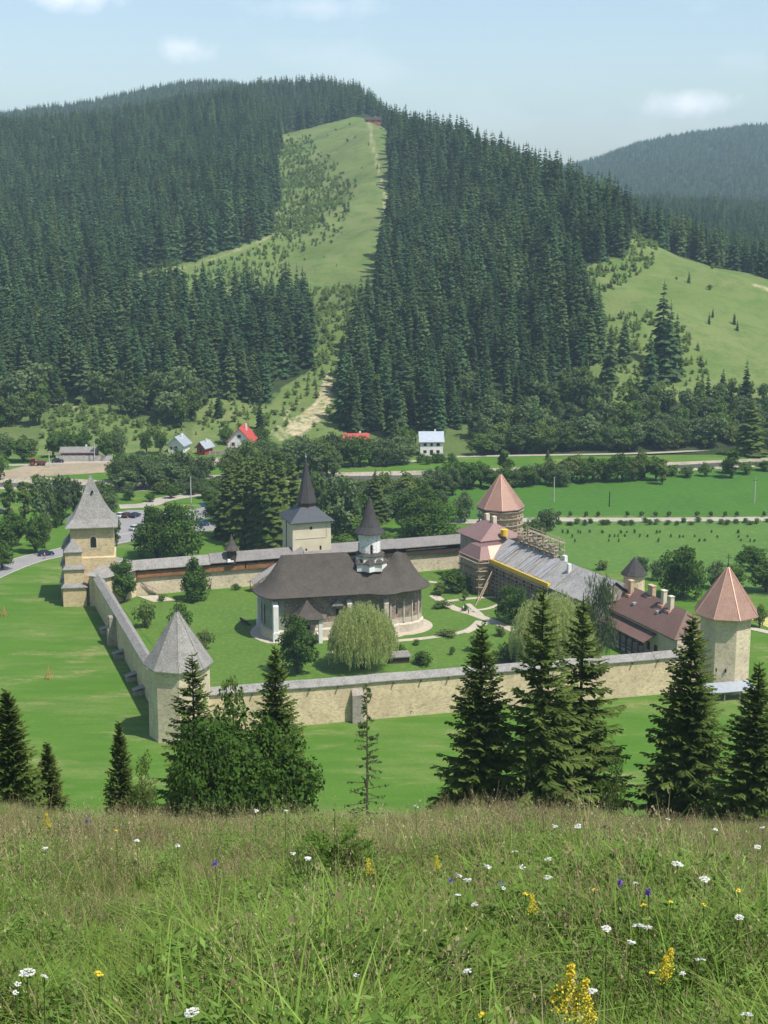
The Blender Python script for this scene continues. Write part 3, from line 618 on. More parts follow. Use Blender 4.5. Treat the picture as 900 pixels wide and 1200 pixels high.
# corner buttresses in three set-offs, each capped with shingles
def butt(c, d, steps, mat_w='stone_d'):
    b = MB()
    z0 = -1
    for i, (h, h2, z1) in enumerate(steps):
        b.loft([sq(c, d, h, z0, h2), sq(c, d, h, z1, h2)], 0)
        nh, nh2 = (steps[i+1][0], steps[i+1][1]) if i+1 < len(steps) else (.05, .05)
        dz = 1.0 if i+1 < len(steps) else 2.8
        b.loft([sq(c, d, h+.35, z1-.1, h2+.35), sq(c, d, h+.35, z1+.08, h2+.35), sq(c, d, nh, z1+dz, nh2)], 1); z0 = z1
    return b.build('stepped_buttress', [M[mat_w], M['shing']], tD)
butt(loc(cT, dT, -4.4, -hw-.2), dT, [(2.7, 2.7, 4.6), (2.3, 2.3, 8.9), (1.9, 1.9, 13.0)])
butt(loc(cT, dT, -hw-.6, .6), dT, [(2.2, 2.2, 4.4), (1.9, 1.9, 8.6), (1.5, 1.5, 12.6)])
butt(loc(cT, dT, -hw-.3, 4.6), dT, [(2.5, 2.5, 4.4), (2.1, 2.1, 8.6), (1.7, 1.7, 12.6)])
# lean roofs where the two walls meet the tower
cr_ = thing('corner_roof', 'pale grey shingle roof joining the walls at the stepped tower', 'roof', (-64.5, 355.5, 0))
mb = MB(); pA = (-69.4, 350.2); pB = (-65.7, 349.0); pC = (-59.8, 358.8); pD = (-63.3, 362)
mb.loft([[(*pA, -.5), (*pB, -.5), (*pC, -.5), (*pD, -.5)], [(*pA, 8.0), (*pB, 7.4), (*pC, 7.2), (*pD, 8.6)]]); mb.build('masonry', M['stone'], cr_)
mb = MB(); ap = (-64.6, 357.2, 10.4); e = [(-70.1, 349.3, 7.7), (-65.3, 348.3, 7.2), (-62.4, 353.2, 7.0), (-58.6, 358.2, 6.9), (-61.4, 362.6, 8.0)]
for i in range(4): mb.add([e[i], e[i+1], ap], [(0, 1, 2)])
mb.add(e+[ap], [(4, 3, 2, 1, 0)]); mb.build('shingle_roof', M['shing'], cr_)
mb = MB(); mb.box(-65.9, -65.1, 356, 356.8, 9, 11.2); mb.build('white_chimney', M['white'], cr_)
# gate tower with octagonal spire, behind the church
dG = unit((-22.4, 372.0), (-13.0, 375.1)); hwG = 4.9; cG = (-18.0-dG[1]*hwG, 373.6+dG[0]*hwG)
tG = thing('gate_tower', 'plastered square tower with blue-grey hip roof and tall dark spire', 'tower', (*cG, 0))
mb = MB(); mb.loft([sq(cG, dG, hwG+.15, -1), sq(cG, dG, hwG+.1, 6), sq(cG, dG, hwG, 15.6)]); mb.build('masonry', M['cream'], tG)
mb = MB(); mb.loft([sq(cG, dG, hwG, 15.4), sq(cG, dG, 5.75, 15.1), sq(cG, dG, 5.75, 15.3), sq(cG, dG, 2.0, 18.4)]); mb.build('hip_roof', M['blueroof'], tG)
mb = MB(); mb.lathe((*cG, 0), [(2.2, 17.6), (2.2, 19.5)], 8, .3); mb.build('timber_drum', plain('brown_boards', (.13, .07, .045)), tG)
mb = MB(); mb.lathe((*cG, 0), [(2.2, 19.3), (2.7, 19.3), (2.7, 19.5), (1.75, 22.6), (.85, 26.6), (.12, 30.6)], 8, .3); sp = mb.build('spire', M['spire'], tG)
mb = MB(); mb.lathe((*cG, 0), [(.1, 30.4), (.22, 30.8), (.08, 31.2), (.05, 31.8)], 6); mb.build('finial', M['tin'], sp)
fG = loc(cG, dG, 0, -hwG); mG = (dG[1], -dG[0])
mb = MB(); mb.obox(loc(cG, dG, -.2, -hwG-.02), dG, .3, .06, 13.3, 14.0); mb.obox(loc(cG, dG, -1.5, -hwG-.02), dG, .25, .06, 7.8, 8.5); mb.obox(loc(cG, dG, 2.2, -hwG-.02), dG, .25, .06, 7.8, 9.0); each(mb, 'slit_window', M['dark'], tG)
mb = MB(); mb.obox(loc(cG, dG, -.3, -hwG-.06), dG, 3.9, .07, 11.0, 11.15); mb.obox(loc(cG, dG, 3.8, -hwG-.05), dG, .12, .05, 11.1, 15); each(mb, 'plaster_band', M['plinth'], tG)
mb = MB(); mb.tube((*loc(cG, dG, -hwG-.12, 1.0), 15), (*loc(cG, dG, -hwG-.12, 1.0), 7), .11); mb.build('drainpipe', M['metal'], tG)
# small grey-capped turret beyond the brown roof
cR = G(734, 690); cR = (cR[0]-1.2, cR[1]-18)
tR = thing('round_turret', 'small round cream turret with dark cone roof beyond the brown roof', 'turret', (*cR, 0))
mb = MB(); mb.lathe((*cR, 0), [(2.6, -1), (2.45, zat(670, cR[1])+.3)], 14); mb.build('masonry', M['stone'], tR)
ze = zat(672, cR[1]); mb = MB(); mb.lathe((*cR, 0), [(2.4, ze+.1), (3.2, ze-.15), (3.15, ze), (1.5, ze+2.1), (.1, ze+4.0)], 10, .2); mb.build('cone_roof', M['spire'], tR)
# lean-to shed at the foot of the right tower
c_ = (66.6, 283.4); ls = thing('lean_to_shed', 'low grey sheet roof on posts at foot of copper tower', 'shed', (*c_, 0)); d_ = unit(A, B)
mb = MB()
q = [loc(c_, d_, a, b) for a, b in ((-5, -2), (5, -2), (5, 1.6), (-5, 1.6))]; zz = (1.9, 1.9, 2.7, 2.7)
mb.loft([[(x, y, z) for (x, y), z in zip(q, zz)], [(x, y, z+.1) for (x, y), z in zip(q, zz)]]); mb.build('sheet_roof', M['tin'], ls)
for a in (-4.7, -1.6, 1.6, 4.7):
    p_ = MB(); x, y = loc(c_, d_, a, -1.7); p_.bar((x, y, -.2), (x, y, 1.95), .16, .16); p_.build('post', M['wood_g'], ls)
# ================================================================ CHURCH
ch = thing('church', 'painted church with huge dark shingle roof and white lantern tower', 'church', (-6.0, 331.0, 0))
cE = (math.cos(.215), math.sin(.215)); cN = (-cE[1], cE[0]); c0 = (-24.2, 322.0)
def CL(a, b): return (c0[0]+cE[0]*a+cN[0]*b, c0[1]+cE[1]*a+cN[1]*b)
def outline():
    P = []
    for a in np.linspace(0, 21.5, 26): P.append((a, 0.0))
    for t in np.linspace(0, 1, 10)[1:]: P.append((21.5+6.5*t, -1.5*math.sin(math.pi*t)))          # south apse
    for t in np.linspace(0, math.pi, 22)[1:-1]: P.append((28.6+5.8*math.sin(t), 5.5-5.5*math.cos(t)))     # east apse
    for t in np.linspace(0, 1, 10)[:-1]: P.append((28-6.5*t, 11+1.5*math.sin(math.pi*t)))
    for a in np.linspace(21.5, 0, 26): P.append((a, 11.0))
    for b in np.linspace(11, 0, 12)[1:-1]: P.append((-1.6*math.sin(math.pi*b/11), b))              # polygonal west front
    return np.array(P)
OL = outline(); T_ = np.roll(OL, -1, 0)-np.roll(OL, 1, 0); T_ /= np.linalg.norm(T_, axis=1)[:, None]; NRM = np.stack([T_[:, 1], -T_[:, 0]], 1)
for _ in range(3): NRM = (np.roll(NRM, 1, 0)+NRM*2+np.roll(NRM, -1, 0)); NRM /= np.linalg.norm(NRM, axis=1)[:, None]
def ring(off, z): return [(*CL(*(p+n*off)), z if np.isscalar(z) else z[i]) for i, (p, n) in enumerate(zip(OL, NRM))]
mb = MB(); mb.loft([ring(0, 3.3), ring(0, 9.9)], 0, False, False); mb.build('painted_wall', M['fresco'], ch)
mb = MB(); mb.loft([ring(.55, -.2), ring(.5, 1.9), ring(.03, 2.2), ring(.02, 3.5)], 0, True, False); mb.build('stone_plinth', M['plinth'], ch)
mb = MB(); mb.loft([ring(2.7, -.1), ring(2.6, .16), ring(.3, .16)], 0, True, True); mb.build('paving_apron', M['path'], ch)
# roof: eaves ring swept up to the ridge in a hollow curve, the ridge dipping around the lantern
def rz(a):
    s = lambda x: x*x*(3-2*x)
    dip = s(max(0, min(1, (a-17.2)/2.4)))*s(max(0, min(1, (29.0-a)/2.2)))
    return 17.7-2.6*dip - .9*s(max(0, min(1, (a-27)/4)))
rings = []
EZ = 9.9
for t in (0, .04, .12, .22, .34, .46, .58, .70, .82, .92, 1.0):
    r_ = []
    for p, n in zip(OL, NRM):
        e = p+n*1.95; ra = min(max(p[0], 2.8), 31.5) if True else 0
        ra = 2.8+(31.0-2.8)*min(max((p[0]+1.6)/(34.4+1.6), 0), 1)
        q = e*(1-t)+np.array([ra, 5.5])*t; h = rz(q[0])
        prof_ = t**1.45; r_.append((*CL(*q), EZ+(h-EZ)*prof_))
    rings.append(r_)
mb = MB(); under = [(*CL(*(p-n*.1)), EZ-.15) for p, n in zip(OL, NRM)]; lip = [(*CL(*(p+n*1.95)), EZ-.18) for p, n in zip(OL, NRM)]
mb.loft([under, lip]+rings, 0, False, False); rfo = mb.build('shingle_roof', M['shing_d'], ch, smooth=True)
# lantern tower on star bases
lc = CL(22.7, 5.6)
mb = MB()
def star(c, r0, r1, z, n=8, ph=0): return [(c[0]+(r0 if k % 2 else r1)*math.cos(ph+k*math.pi/n), c[1]+(r0 if k % 2 else r1)*math.sin(ph+k*math.pi/n), z) for k in range(2*n)]
mb.loft([star(lc, 3.1, 3.9, 13.6, 8), star(lc, 3.1, 3.9, 15.4, 8)]); mb.loft([star(lc, 2.6, 3.3, 15.5, 8, .39), star(lc, 2.6, 3.3, 16.9, 8, .39)]); stb = mb.build('star_base', M['white'], ch)
mb = MB(); mb.loft([star(lc, 3.4, 4.4, 15.3), star(lc, 3.4, 4.4, 15.45), star(lc, 2.6, 3.2, 16.2)]); mb.loft([star(lc, 2.9, 3.7, 16.8, 8, .39), star(lc, 2.9, 3.7, 16.95, 8, .39), star(lc, 2.3, 2.4, 17.7, 8, .39)])
mb.build('base_roof', M['shing_d'], stb)
nb = MB()
for k in range(16):
    for rr_, zz, hh, ph in ((3.62, 13.9, 1.2, 0), (3.02, 15.8, .9, .39)):
        a = ph+(k+.5)*math.pi/8; d_ = (-math.sin(a), math.cos(a)); arch_open(nb, (lc[0]+rr_*.985*math.cos(a), lc[1]+rr_*.985*math.sin(a)), d_, (math.cos(a), math.sin(a)), .24, zz, zz+hh, .05)
mb = None
mb = MB(); mb.lathe((*lc, 0), [(2.45, 16.6), (2.4, 22.3)], 16); dr = mb.build('lantern_drum', M['drum'], ch)
wn = MB()
for k in range(4):
    a = -math.pi/2+.2+k*math.pi/2; arch_open(wn, (lc[0]+2.36*math.cos(a), lc[1]+2.36*math.sin(a)), (-math.sin(a), math.cos(a)), (math.cos(a), math.sin(a)), .26, 17.6, 19.6, .12)
each(wn, 'slit_window', M['dark'], dr)
mb = MB(); mb.lathe((*lc, 0), [(2.3, 22.3), (3.45, 21.9), (3.45, 22.05), (2.35, 23.3), (1.6, 25.0), (.95, 27.3), (.12, 30.0)], 16); lr = mb.build('cone_roof', M['spire'], ch)
mb = MB(); cross(mb, lc, 29.8, 2.1, .07); mb.build('finial_cross', M['metal'], lr)
# buttresses, windows, porch
def pier(a, b, ha, hb_, h, m):
    q = CL(a, b); mb = MB(); mb.obox(q, cE, ha+.15, hb_+.15, -.2, 2.2); mb.obox(q, cE, ha, hb_, 2.2, h)
    mb.loft([[(*CL(a+i*ha, b+j*hb_), h) for i, j in ((-1, -1), (1, -1), (1, 1), (-1, 1))], [(*CL(a+i*ha, b+hb_*(.9 if j > 0 else .3)), h+.8) for i, j in ((-1, -1), (1, -1), (1, 1), (-1, 1))]])
    return mb.build('buttress', M[m], ch)
pier(.5, -.7, .55, 1.0, 8.0, 'white'); pier(24.8, -1.9, .5, .75, 7.6, 'plinth'); pier(16.8, -.6, .5, .8, 7.6, 'plinth'); pier(-1.2, 11, .7, .7, 7.4, 'white')
wn = MB()
for a, b in ((14.3, 0), (22.6, -.95), (27.4, -.35)):
    arch_open(wn, CL(a, b-.0), cE, (-cN[0], -cN[1]), .34, 4.6, 6.4, .09)
for a_ in (.55, 1.2): 
    aa = -math.pi/2+a_+.215; q = CL(28.6+5.8*math.sin(a_), 5.5-5.5*math.cos(a_)); arch_open(wn, q, (-math.sin(aa), math.cos(aa)), (math.cos(aa), math.sin(aa)), .32, 4.6, 6.4, .1)
each(wn, 'window', M['dark'], ch)
cg = MB()     # blind niches of the apse: slim raised ribs
for t in np.linspace(.12, math.pi-.15, 9):
    q = CL(28.6+5.85*math.sin(t), 5.5-5.55*math.cos(t)); cg.obox(q, (math.cos(t+.215-math.pi/2), math.sin(t+.215-math.pi/2)), .12, .16, 2.4, 7.2)
for a, b in ((21.9, -.55), (23.3, -1.25), (26.0, -1.35)): cg.obox(CL(a, b), cE, .14, .16, 2.4, 7.2)
each(cg, 'niche_rib', M['plinth'], ch)
wp = MB()
for b in (3.4, 5.5, 7.6): arch_open(wp, CL(-1.6*math.sin(math.pi*b/11)+.02, b), cN, (-cE[0], -cE[1]), .5, 3.0, 7.4, .09)
each(wp, 'tall_window', M['dark'], ch)
wp = MB(); pts = [ring(.03, 2.3), ring(.03, 9.6)]
idx = list(range(len(OL)-10, len(OL)))+[0, 1, 2, 3]
wp.loft([[pts[0][i] for i in idx], [pts[1][i] for i in idx]], 0, False, False, False); wp.build('faded_west_front', M['fresco_g'], ch)
pm = CL(7.2, -2.2); pr_ = MB()
pr_.loft([sq(pm, cE, 3.3, 5.5, 2.9), sq(pm, cE, 3.4, 5.6, 3.0), sq(pm, cE, 2.1, 6.6, 1.8), sq(pm, cE, .9, 8.1, .8), sq(pm, cE, .05, 9.3, .05)]); pc = pr_.build('porch_roof', M['shing_d'], ch)
pr_ = MB()
for i, j in ((-1, -1), (1, -1)): pr_.obox(loc(pm, cE, i*2.55, j*2.1), cE, .4, .4, 0, 5.55)
pr_.obox(loc(pm, cE, 2.55, .3), cE, .2, 1.9, 0, 1.4)
each(pr_, 'porch_pillar', M['white'], ch)
pr_ = MB(); pr_.obox(loc(pm, cE, 0, -2.1), cE, 2.1, .25, 4.3, 5.5); pr_.obox(loc(pm, cE, -2.55, .2), cE, .25, 1.9, 0, 5.5); each(pr_, 'porch_wall', M['fresco'], ch)
pr_ = MB(); arch_open(pr_, loc(pm, cE, 0, 2.05), cE, (-cN[0], -cN[1]), 1.0, .2, 4.2, .1); pr_.build('doorway', M['dark'], ch)
mb = MB(); q = CL(14.2, -.5); mb.loft([sq(q, cE, 1.3, 7.2, .6), sq(q, cE, 1.3, 7.35, .6), sq(q, cE, .05, 8.6, .4)]); mb.build('window_hood', M['shing_m'], ch)

# ================================================================ MONKS' QUARTERS ON THE RIGHT
def hiproof(mb, p0, p1, half, ze, zr, hip0=0.0, hip1=0.0, ov=0.0, m=0):
    # ridge p0->p1; hip lengths beyond the ridge ends (0 = gable)
    d = unit(p0, p1); n = (-d[1], d[0]); a0 = (p0[0]-d[0]*hip0, p0[1]-d[1]*hip0); a1 = (p1[0]+d[0]*hip1, p1[1]+d[1]*hip1)
    E = [(a0[0]+n[0]*half, a0[1]+n[1]*half), (a0[0]-n[0]*half, a0[1]-n[1]*half), (a1[0]-n[0]*half, a1[1]-n[1]*half), (a1[0]+n[0]*half, a1[1]+n[1]*half)]
    V = [(*q, ze) for q in E]+[(*p0, zr), (*p1, zr)]+[(*q, ze-.2) for q in E]
    mb.add(V, [(1, 2, 5, 4), (3, 0, 4, 5), (0, 1, 4), (2, 3, 5), (0, 6, 7, 1), (1, 7, 8, 2), (2, 8, 9, 3), (3, 9, 6, 0), (6, 9, 8, 7)], m)
bR0, bR1 = (54.2, 327.0), (62.6, 306.6); bd = unit(bR0, bR1); bn = (bd[1], -bd[0])       # bn points to the courtyard side
bq = thing('cell_block', 'long brown-roofed monastery wing with four brick chimneys by the right tower', 'building', (*along(bR0, bR1, 11), 0))
HB = 5.7
mb = MB(); mid = ((bR0[0]+bR1[0])/2, (bR0[1]+bR1[1])/2); mb.obox(along(mid, bR1, 1.2), bd, 14.4, HB-.7, -1, 6.8); mb.build('wall', M['cream'], bq)
mb = MB(); hiproof(mb, (bR0[0]-bd[0]*2, bR0[1]-bd[1]*2), bR1, HB, 6.7, 11.1, 0, 4.6); brf = mb.build('roof', M['brownroof'], bq)
s_ = -1 if (bn[0]*-1 + bn[1]*0) > 0 else 1
cs = bn if bn[0] < 0 else (-bn[0], -bn[1])        # unit vector to the courtyard (west)
def BL(s, i): return (bR0[0]+bd[0]*s+cs[0]*i, bR0[1]+bd[1]*s+cs[1]*i)
for s, i, hgt, w_ in ((2.2, 1.2, 2.6, .55), (8.2, -.3, 2.1, .95), (14.2, .5, 2.7, .55), (17.6, .9, 2.6, .5)):
    q = BL(s, i); zb = 11.1-abs(i)*4.4/HB; k = MB(); k.obox(q, bd, w_, .45, zb-.9, zb+hgt); k.obox(q, bd, w_+.1, .55, zb+hgt, zb+hgt+.18); ck = k.build('chimney', M['cream'] if s > 10 else M['wood_l'], brf)
    k = MB(); k.obox((q[0]+cs[0]*.3, q[1]+cs[1]*.3), bd, w_+.3, .75, zb-1.0, zb-.25); k.build('red_flashing', M['copper_n'], brf)
for s, i in ((6.5, 2.9), (15.2, 2.5)):
    q = BL(s, i); zb = 11.1-abs(i)*4.4/HB; k = MB(); k.loft([sq(q, bd, .35, zb-.1, .45), sq(q, bd, .35, zb+.35, .45)]); k.build('roof_hatch', M['tin'], brf)
k = MB(); a, b_ = BL(-3, HB-.4), BL(20, HB-.4); 
k.add([(*BL(-3, HB-.9), 5.9), (*BL(19, HB-.9), 5.9), (*BL(19, HB+2.6), 4.3), (*BL(-3, HB+2.6), 4.3), (*BL(-3, HB-.9), 5.75), (*BL(19, HB-.9), 5.75), (*BL(19, HB+2.6), 4.15), (*BL(-3, HB+2.6), 4.15)], [(0, 3, 2, 1), (4, 5, 6, 7), (3, 7, 6, 2), (0, 4, 7, 3), (1, 2, 6, 5)])
k.build('porch_roof', M['brownroof'], bq)
k = MB()
for s in np.arange(-2.5, 19.5, 2.4): q = BL(s, HB+2.3); k.obox(q, bd, .13, .13, 0, 4.2)
k.obox(BL(8, HB+2.3), bd, 11, .1, 1.0, 1.15); k.obox(BL(8, HB+2.3), bd, 11, .1, 3.6, 3.8); each(k, 'porch_post', M['wood'], bq)
k = MB(); k.obox(BL(8, HB+1.6), bd, 11, .4, -.5, 1.0); k.build('porch_base', M['cream'], bq)
for s in np.arange(-1.5, 19, 2.9):
    f = MB(); f.obox(BL(s, HB-.68), bd, .6, .06, 1.6, 3.3); fo_ = f.build('window', M['wood'], bq)
    f = MB(); f.obox(BL(s, HB-.61), bd, .48, .04, 1.72, 3.18); f.build('pane', M['glass'], fo_)
# grey wing under repair
g0, g1 = (30.4, 365.4), (50.6, 324.0); gd = unit(g0, g1); gc = (-gd[1], gd[0]) if -gd[1] < 0 else (gd[1], -gd[0])
def GL(s, i): return (g0[0]+gd[0]*s+gc[0]*i, g0[1]+gd[1]*s+gc[1]*i)
gw = thing('cell_block', 'long grey-roofed monastery wing under repair edged with a yellow strip', 'building', (*GL(22, 0), 0)); LG = math.hypot(g1[0]-g0[0], g1[1]-g0[1])
mb = MB(); mb.obox(GL(LG/2-.5, -.5), gd, LG/2-.4, 5.5, -1, 8.4); mb.loft([[(*GL(LG-.4, i), z) for i, z in ((5, 8.3), (-5, 8.3), (0, 12.0))], [(*GL(.5, i), z) for i, z in ((5, 8.3), (-5, 8.3), (0, 12.0))]]); mb.build('wall', M['buttress'], gw)
mb = MB(); th = .18
mb.loft([[(*GL(s, i), z) for i, z in ((6.6, 8.0), (0, 12.6), (-6, 8.2), (-6, 8.4), (0, 12.8), (6.6, 8.2))] for s in (0, LG)]); grf = mb.build('roof', M['slate'], gw)
mb = MB()     # overlapping strips of membrane and the roof ladders left on them
rr = random.Random(5)
for s in (3.5, 8, 13, 18.2, 24, 31): 
    mb.bar((*GL(s, 6.2), 8.62), (*GL(s+rr.uniform(-.4, .4), .5), 12.55), .14, .1)
for s in (5, 6, 15, 16, 22.3):
    mb.bar((*GL(s, 5.5), 9.15), (*GL(s+1.2, 1.0), 12.25), .16, .12)
each(mb, 'roof_lath', M['wood_g'], grf)
mb = MB()
for s in (3.5, 14, 21): mb.add([(*GL(s, 5.6), 8.99), (*GL(s+3, 5.6), 8.99), (*GL(s+3, .8), 12.34), (*GL(s, .8), 12.34)], [(0, 1, 2, 3)])
each(mb, 'membrane_sheet', plain('pale_membrane', (.38, .38, .39), (.33, .33, .34), .8, .5), grf)
mb = MB(); mb.loft([[(*GL(s, i), z) for i, z in ((6.75, 7.9), (6.75, 9.0), (6.6, 9.0), (6.6, 7.9))] for s in (1.0, 29)])
mb.loft([[(*GL(s, i), z) for i, z in ((6.7, 8.25), (5.9, 8.85), (5.9, 8.9), (6.7, 8.35))] for s in (1.0, 29)]); mb.build('yellow_strip', M['yellow'], gw)
mb = MB()
for s in np.arange(1.2, 29, .9): mb.obox(GL(s, 6.72), gd, .06, .08, 7.9, 9.15)
mb.build('strip_batten', M['wood_l'], gw)
for s, i, hgt, m_ in ((24.5, -.5, 1.6, 'white'), (30, 1.8, 2.0, 'white')):
    q = GL(s, i); k = MB(); zb = 12.6-abs(i)*.7; k.obox(q, gd, .6 if i < 0 else .35, .4, zb-.8, zb+hgt); k.build('white_chimney', M[m_], grf)
wn = MB()
for s in np.arange(3, 40, 3.2):
    f = MB(); f.obox(GL(s, 5.03), gd, .55, .06, 4.6, 6.4); f.build('window', M['dark'], gw)
# copper-roofed pavilion at the far end
pv = thing('copper_pavilion', 'two-tier building with patchy pink copper roofs below the scaffolded tower', 'building', (25.5, 366, 0))
pd = unit((20.6, 363.2), (26.6, 361.2)); pcn = loc((21.2, 361.4), gd, -3.2, 0)
c1 = (25.4, 366.2)
mb = MB(); mb.obox(c1, gd, 4.6, 4.4, -1, 8.6); mb.build('wall', M['stone'], pv)
mb = MB(); mb.loft([sq(c1, gd, 5.4, 8.5, 5.3), sq(c1, gd, 5.4, 8.7, 5.3), sq(c1, gd, 2.6, 11.4, 3.4)]); mb.build('lower_roof', M['copper_d'], pv)
qn = [(*p[:2], p[2]+.03) for p in sq(c1, gd, 5.4, 8.7, 5.3)]; tn = [(*p[:2], p[2]+.03) for p in sq(c1, gd, 2.6, 11.4, 3.4)]
c2 = (26.4, 375.0)
mb = MB(); mb.obox(c2, gd, 5.6, 5.2, -1, 12.0); mb.build('upper_wall', M['buttress'], pv)
mb = MB(); hiproof(mb, loc(c2, gd, -2.2, 0), loc(c2, gd, 2.2, 0), 6.2, 11.8, 15.2, 4.4, 4.2); up_ = mb.build('upper_roof', M['copper_d'], pv)
mb = MB(); nn = [(*loc(c1, gd, a, b), z+.05) for a, b, z in ((5.4, -2.2, 8.7), (5.4, 5.3, 8.7), (2.6, 3.4, 11.4), (2.6, -1.5, 11.4))]
mb.add(nn, [(0, 1, 2, 3)]); mb.build('new_sheet', M['copper_n'], pv)
k = MB()
for a in (-2, 1.5): k.obox(loc(c2, gd, a, .4), gd, .5, .5, 14.2, 16.6)
each(k, 'brick_chimney', M['cream'], up_)
k = MB(); k.lathe((*loc(c2, gd, 6.4, .5), 0), [(.9, 12.6), (.9, 14.2)], 10); k.build('yellow_tarp', M['yellow'], pv)
# scaffolding
def scaffold(name, label, spots, deck=1.9, seed=1, cat='scaffolding'):
    t = thing(name, label, cat, (*spots[0][:2], spots[0][2])); rr = random.Random(seed); P = MB(); B_ = MB(); K = MB()
    for (x, y, z0, z1) in spots: P.tube((x+rr.uniform(-.1, .1), y, z0), (x+rr.uniform(-.15, .15), y, z1+rr.uniform(-.3, .6)), .1, .08, 5)
    for p, q in zip(spots, spots[1:]):
        z0 = max(p[2], q[2]); z1 = min(p[3], q[3]); z = z0+deck
        while z < z1+.1:
            B_.bar((p[0], p[1], z), (q[0], q[1], z+rr.uniform(-.05, .05)), .14, .1); B_.bar((p[0], p[1], z+.9), (q[0], q[1], z+.9), .1, .1)
            K.bar((p[0], p[1], z+.12), (q[0], q[1], z+.12), 1.1, .08)
            if rr.random() < .7: B_.bar((p[0], p[1], z-deck+.2), (q[0], q[1], z-.1), .1, .1)
            z += deck
    each(P, 'upright', M['wood_l'], t); each(B_, 'ledger', M['wood_l'], t); each(K, 'plank_deck', M['wood_g'], t); return t
cc = (30.2, 390)
scaffold('scaffolding', 'ring of timber scaffolding under the pink copper tower roof', [(cc[0]+5.6*math.cos(a), cc[1]+5.6*math.sin(a), 6, 15.0) for a in np.linspace(math.pi*.9, math.pi*2.15, 14)], 1.8, 2)
scaffold('scaffolding', 'timber scaffolding standing against the pavilion corner in the courtyard', [(*loc(c1, gd, a, b), 0, 8.6) for a, b in ((-4.5, -5.4), (-2, -5.4), (0.5, -5.4), (3, -5.4), (5.2, -5.4), (5.6, -3), (5.6, -.5), (5.6, 2))] if gc[0]*(-gd[1])+gc[1]*gd[0] < 0 else [(*loc(c1, gd, a, b), 0, 8.6) for a, b in ((-4.5, 5.4), (-2, 5.4), (.5, 5.4), (3, 5.4), (5.2, 5.4), (5.6, 3))], 2, 3)
scaffold('scaffolding', 'long timber scaffolding in shade along the grey wing wall', [(*GL(s, 6.6), 0, 7.7) for s in np.arange(1.5, 30, 1.8)], 1.9, 4)
rs = scaffold('scaffolding', 'jumble of fresh timber scaffolding on the ridge of the grey roof', [(*GL(s, -1.2+1.5*(k % 2)), 11.5, 15.2+1.2*((k*7) % 3)) for k, s in enumerate(np.arange(4, 22, 1.15))], 1.3, 6)
pp = scaffold('scaffolding', 'timber scaffolding tower behind the grey roof ridge by copper tower', [(*GL(s, -4.5), 4, 15.5) for s in np.arange(2, 20, 2.0)], 1.8, 8)
for i_, (u0, v0, u1, v1, z_) in enumerate(((562, 704, 578, 676, 7.2), (557, 710, 583, 682, 7))):
    a_ = G(u0, v0); mb = MB(); x1, y1 = a_[0]+4.2, a_[1]+5.5; mb.tube((*a_, 0), (x1, y1, z_), .1, .09, 6)
    tag(mb.build('leaning_pole', M['wood_l'], None, (*a_, 0)), ('shorter bare pole leaning on the scaffolded pavilion' if i_ == 0 else 'longer bare pole with foot on the lawn leaning at the pavilion'), 'pole', 'poles leaning at the pavilion')

